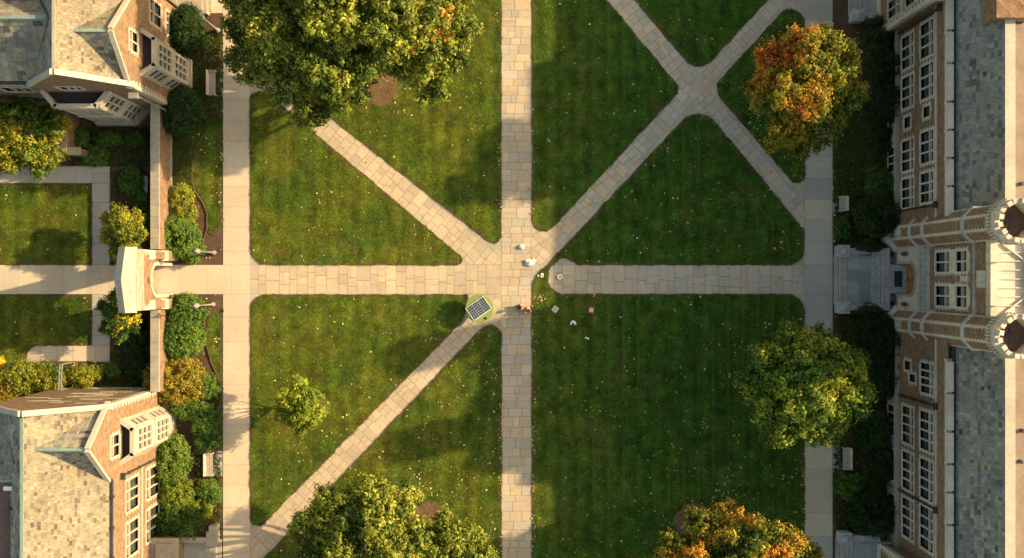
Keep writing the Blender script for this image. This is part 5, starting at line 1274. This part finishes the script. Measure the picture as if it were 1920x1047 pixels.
for (a, b_, w, h) in ((-.09, .06, .06, .12), (.05, .09, .1, .05), (-.02, -.02, .05, .09), (.1, -.03, .05, .12), (-.11, -.09, .07, .05), (.0, -.12, .1, .04)): f(m, a - w, a + w, b_ - h / 2, b_ + h / 2, .12, .126)
m.build('cover_print', 'paper', T)
x, y = W(1074.5, 606.5); m = MB(); pts = [(-.19, -.13), (-.15, .04), (-.02, .15), (.12, .08), (.19, -.12)]
m.tube([(x + a, y + c, .12) for a, c in pts], [.07, .09, .1, .1, .085], 10); tag(m.build('neck_pillow', 'paper', None, True), 'white horseshoe-shaped cushion on the shaded lawn', 'cushion')
x, y = W(1100, 634); m = MB(); m.lathe(x - .07, y + .02, [(.03, .05), (.075, .08), (.07, .14), (.02, .16)], 10); m.lathe(x + .09, y - .04, [(.03, .05), (.085, .08), (.08, .14), (.02, .16)], 10)
tag(m.build('paper_scrap', 'paper'), 'tiny pair of white paper balls lowest on the shaded lawn', 'paper')

# two people sitting close together
def person(label, x, y, ang, top, legs, hairm='hair'):
    T = thing('person', label, 'person', (x, y, 0)); ca, sa = math.cos(ang), math.sin(ang)
    J = {'pel': (0, 0, .14, .13), 'wai': (.0, 0, .32, .12), 'che': (.03, 0, .5, .135), 'nec': (.06, 0, .64, .055), 'hea': (.09, 0, .74, .095), 'hd2': (.09, 0, .83, .085),
         'sl': (.04, .17, .58, .06), 'el': (.16, .24, .40, .045), 'hl': (.33, .10, .42, .035), 'sr': (.04, -.17, .58, .06), 'er': (.16, -.24, .40, .045), 'hr': (.33, -.10, .42, .035),
         'tl': (.05, .1, .14, .1), 'kl': (.34, .13, .42, .07), 'al': (.36, .12, .07, .045), 'fl': (.5, .13, .04, .04), 'tr': (.05, -.1, .14, .1), 'kr': (.34, -.13, .42, .07), 'ar': (.36, -.12, .07, .045), 'fr': (.5, -.13, .04, .04)}
    E_ = [('pel', 'wai'), ('wai', 'che'), ('che', 'nec'), ('nec', 'hea'), ('hea', 'hd2'), ('che', 'sl'), ('sl', 'el'), ('el', 'hl'), ('che', 'sr'), ('sr', 'er'), ('er', 'hr'), ('pel', 'tl'), ('tl', 'kl'), ('kl', 'al'), ('al', 'fl'), ('pel', 'tr'), ('tr', 'kr'), ('kr', 'ar'), ('ar', 'fr')]
    def skin(name, keys, m, grow=0):
        ks = [k for k in J if k in keys]; me = bpy.data.meshes.new(name)
        me.from_pydata([(ca * J[k][0] - sa * J[k][1], sa * J[k][0] + ca * J[k][1], J[k][2]) for k in ks], [(ks.index(a), ks.index(c)) for a, c in E_ if a in ks and c in ks], [])
        o = bpy.data.objects.new(name, me); COL.objects.link(o); o.parent = T; me.materials.append(M[m])
        md = o.modifiers.new('Skin', 'SKIN'); 
        for i, k in enumerate(ks): me.skin_vertices[0].data[i].radius = (J[k][3] + grow,) * 2; me.skin_vertices[0].data[i].use_root = (i == 0)
        sb = o.modifiers.new('Sub', 'SUBSURF'); sb.levels = 2; sb.render_levels = 2; return o
    skin('body', set(J), 'skin')
    skin('shirt', {'wai', 'che', 'sl', 'el', 'sr', 'er'}, top, .018); skin('trousers', {'pel', 'tl', 'kl', 'al', 'tr', 'kr', 'ar'}, legs, .015)
    h = MB(); hx, hy = x + ca * .075, y + sa * .075; h.lathe(hx, hy, [(.09, .70), (.118, .78), (.11, .87), (.06, .925), (.02, .935)], 14); h.lathe(x - ca * .04, y - sa * .04, [(.03, .74), (.05, .78), (.03, .83)], 8); h.build('hair', hairm, T, True)
    for s in (-1, 1):      # hands with fingers over the knees
        for k in range(5):
            a = Vector((.33, s * .10, .44)); e = a + Vector((.07 + .012 * (k % 3), s * (-.03 + .017 * k), -.015)); q = lambda v: (x + ca * v.x - sa * v.y, y + sa * v.x + ca * v.y, v.z)
            f_ = MB(); f_.tube([q(a), q(a.lerp(e, .6) + Vector((0, 0, .01))), q(e)], [.01, .009, .007], 6); f_.build('finger', 'skin', T)
    return T
x, y = W(978, 575); person('person in a peach top and dark trousers sitting on the path, left of the two', x, y, R(200), 'peach', 'navy')
x, y = W(986, 580.5); person('person in a peach top and maroon trousers sitting on the path, right of the two', x, y, R(-35), 'peach', 'maroon')

# ------------------------------------------------------------------ light, sky, camera
EL, AZ = 25.5, 14.0      # elevation; degrees north of east
w = bpy.data.worlds.new('World'); S.world = w; w.use_nodes = True; nt = w.node_tree
sky = nt.nodes.new('ShaderNodeTexSky'); sky.sky_type = 'NISHITA'; sky.sun_disc = False; sky.sun_elevation = R(EL); sky.sun_rotation = R(90 - AZ); sky.air_density = 1.0; sky.dust_density = 2.5; sky.ozone_density = .6
bg = nt.nodes['Background']; nt.links.new(mixc(nt, sky.outputs[0], (1, .88, .63), 1, 'MULTIPLY'), bg.inputs[0]); bg.inputs[1].default_value = .15
sd = bpy.data.lights.new('sun', 'SUN'); sd.energy = 4.1; sd.angle = R(.7); sd.color = (1, .74, .40)
so = bpy.data.objects.new('sun', sd); COL.objects.link(so)
dv = Vector((math.cos(R(EL)) * math.cos(R(AZ)), math.cos(R(EL)) * math.sin(R(AZ)), math.sin(R(EL))))
so.rotation_euler = dv.to_track_quat('Z', 'Y').to_euler(); so.location = dv * 60
cd = bpy.data.cameras.new('camera'); cd.sensor_width = 36; cd.lens = 36; cd.clip_end = 2000; cd.clip_start = 1
co = bpy.data.objects.new('camera', cd); COL.objects.link(co); co.location = (0, 0, D); S.camera = co
S.view_settings.view_transform = 'Standard'; S.view_settings.look = 'None'; S.view_settings.exposure = 1.14; S.view_settings.gamma = 1
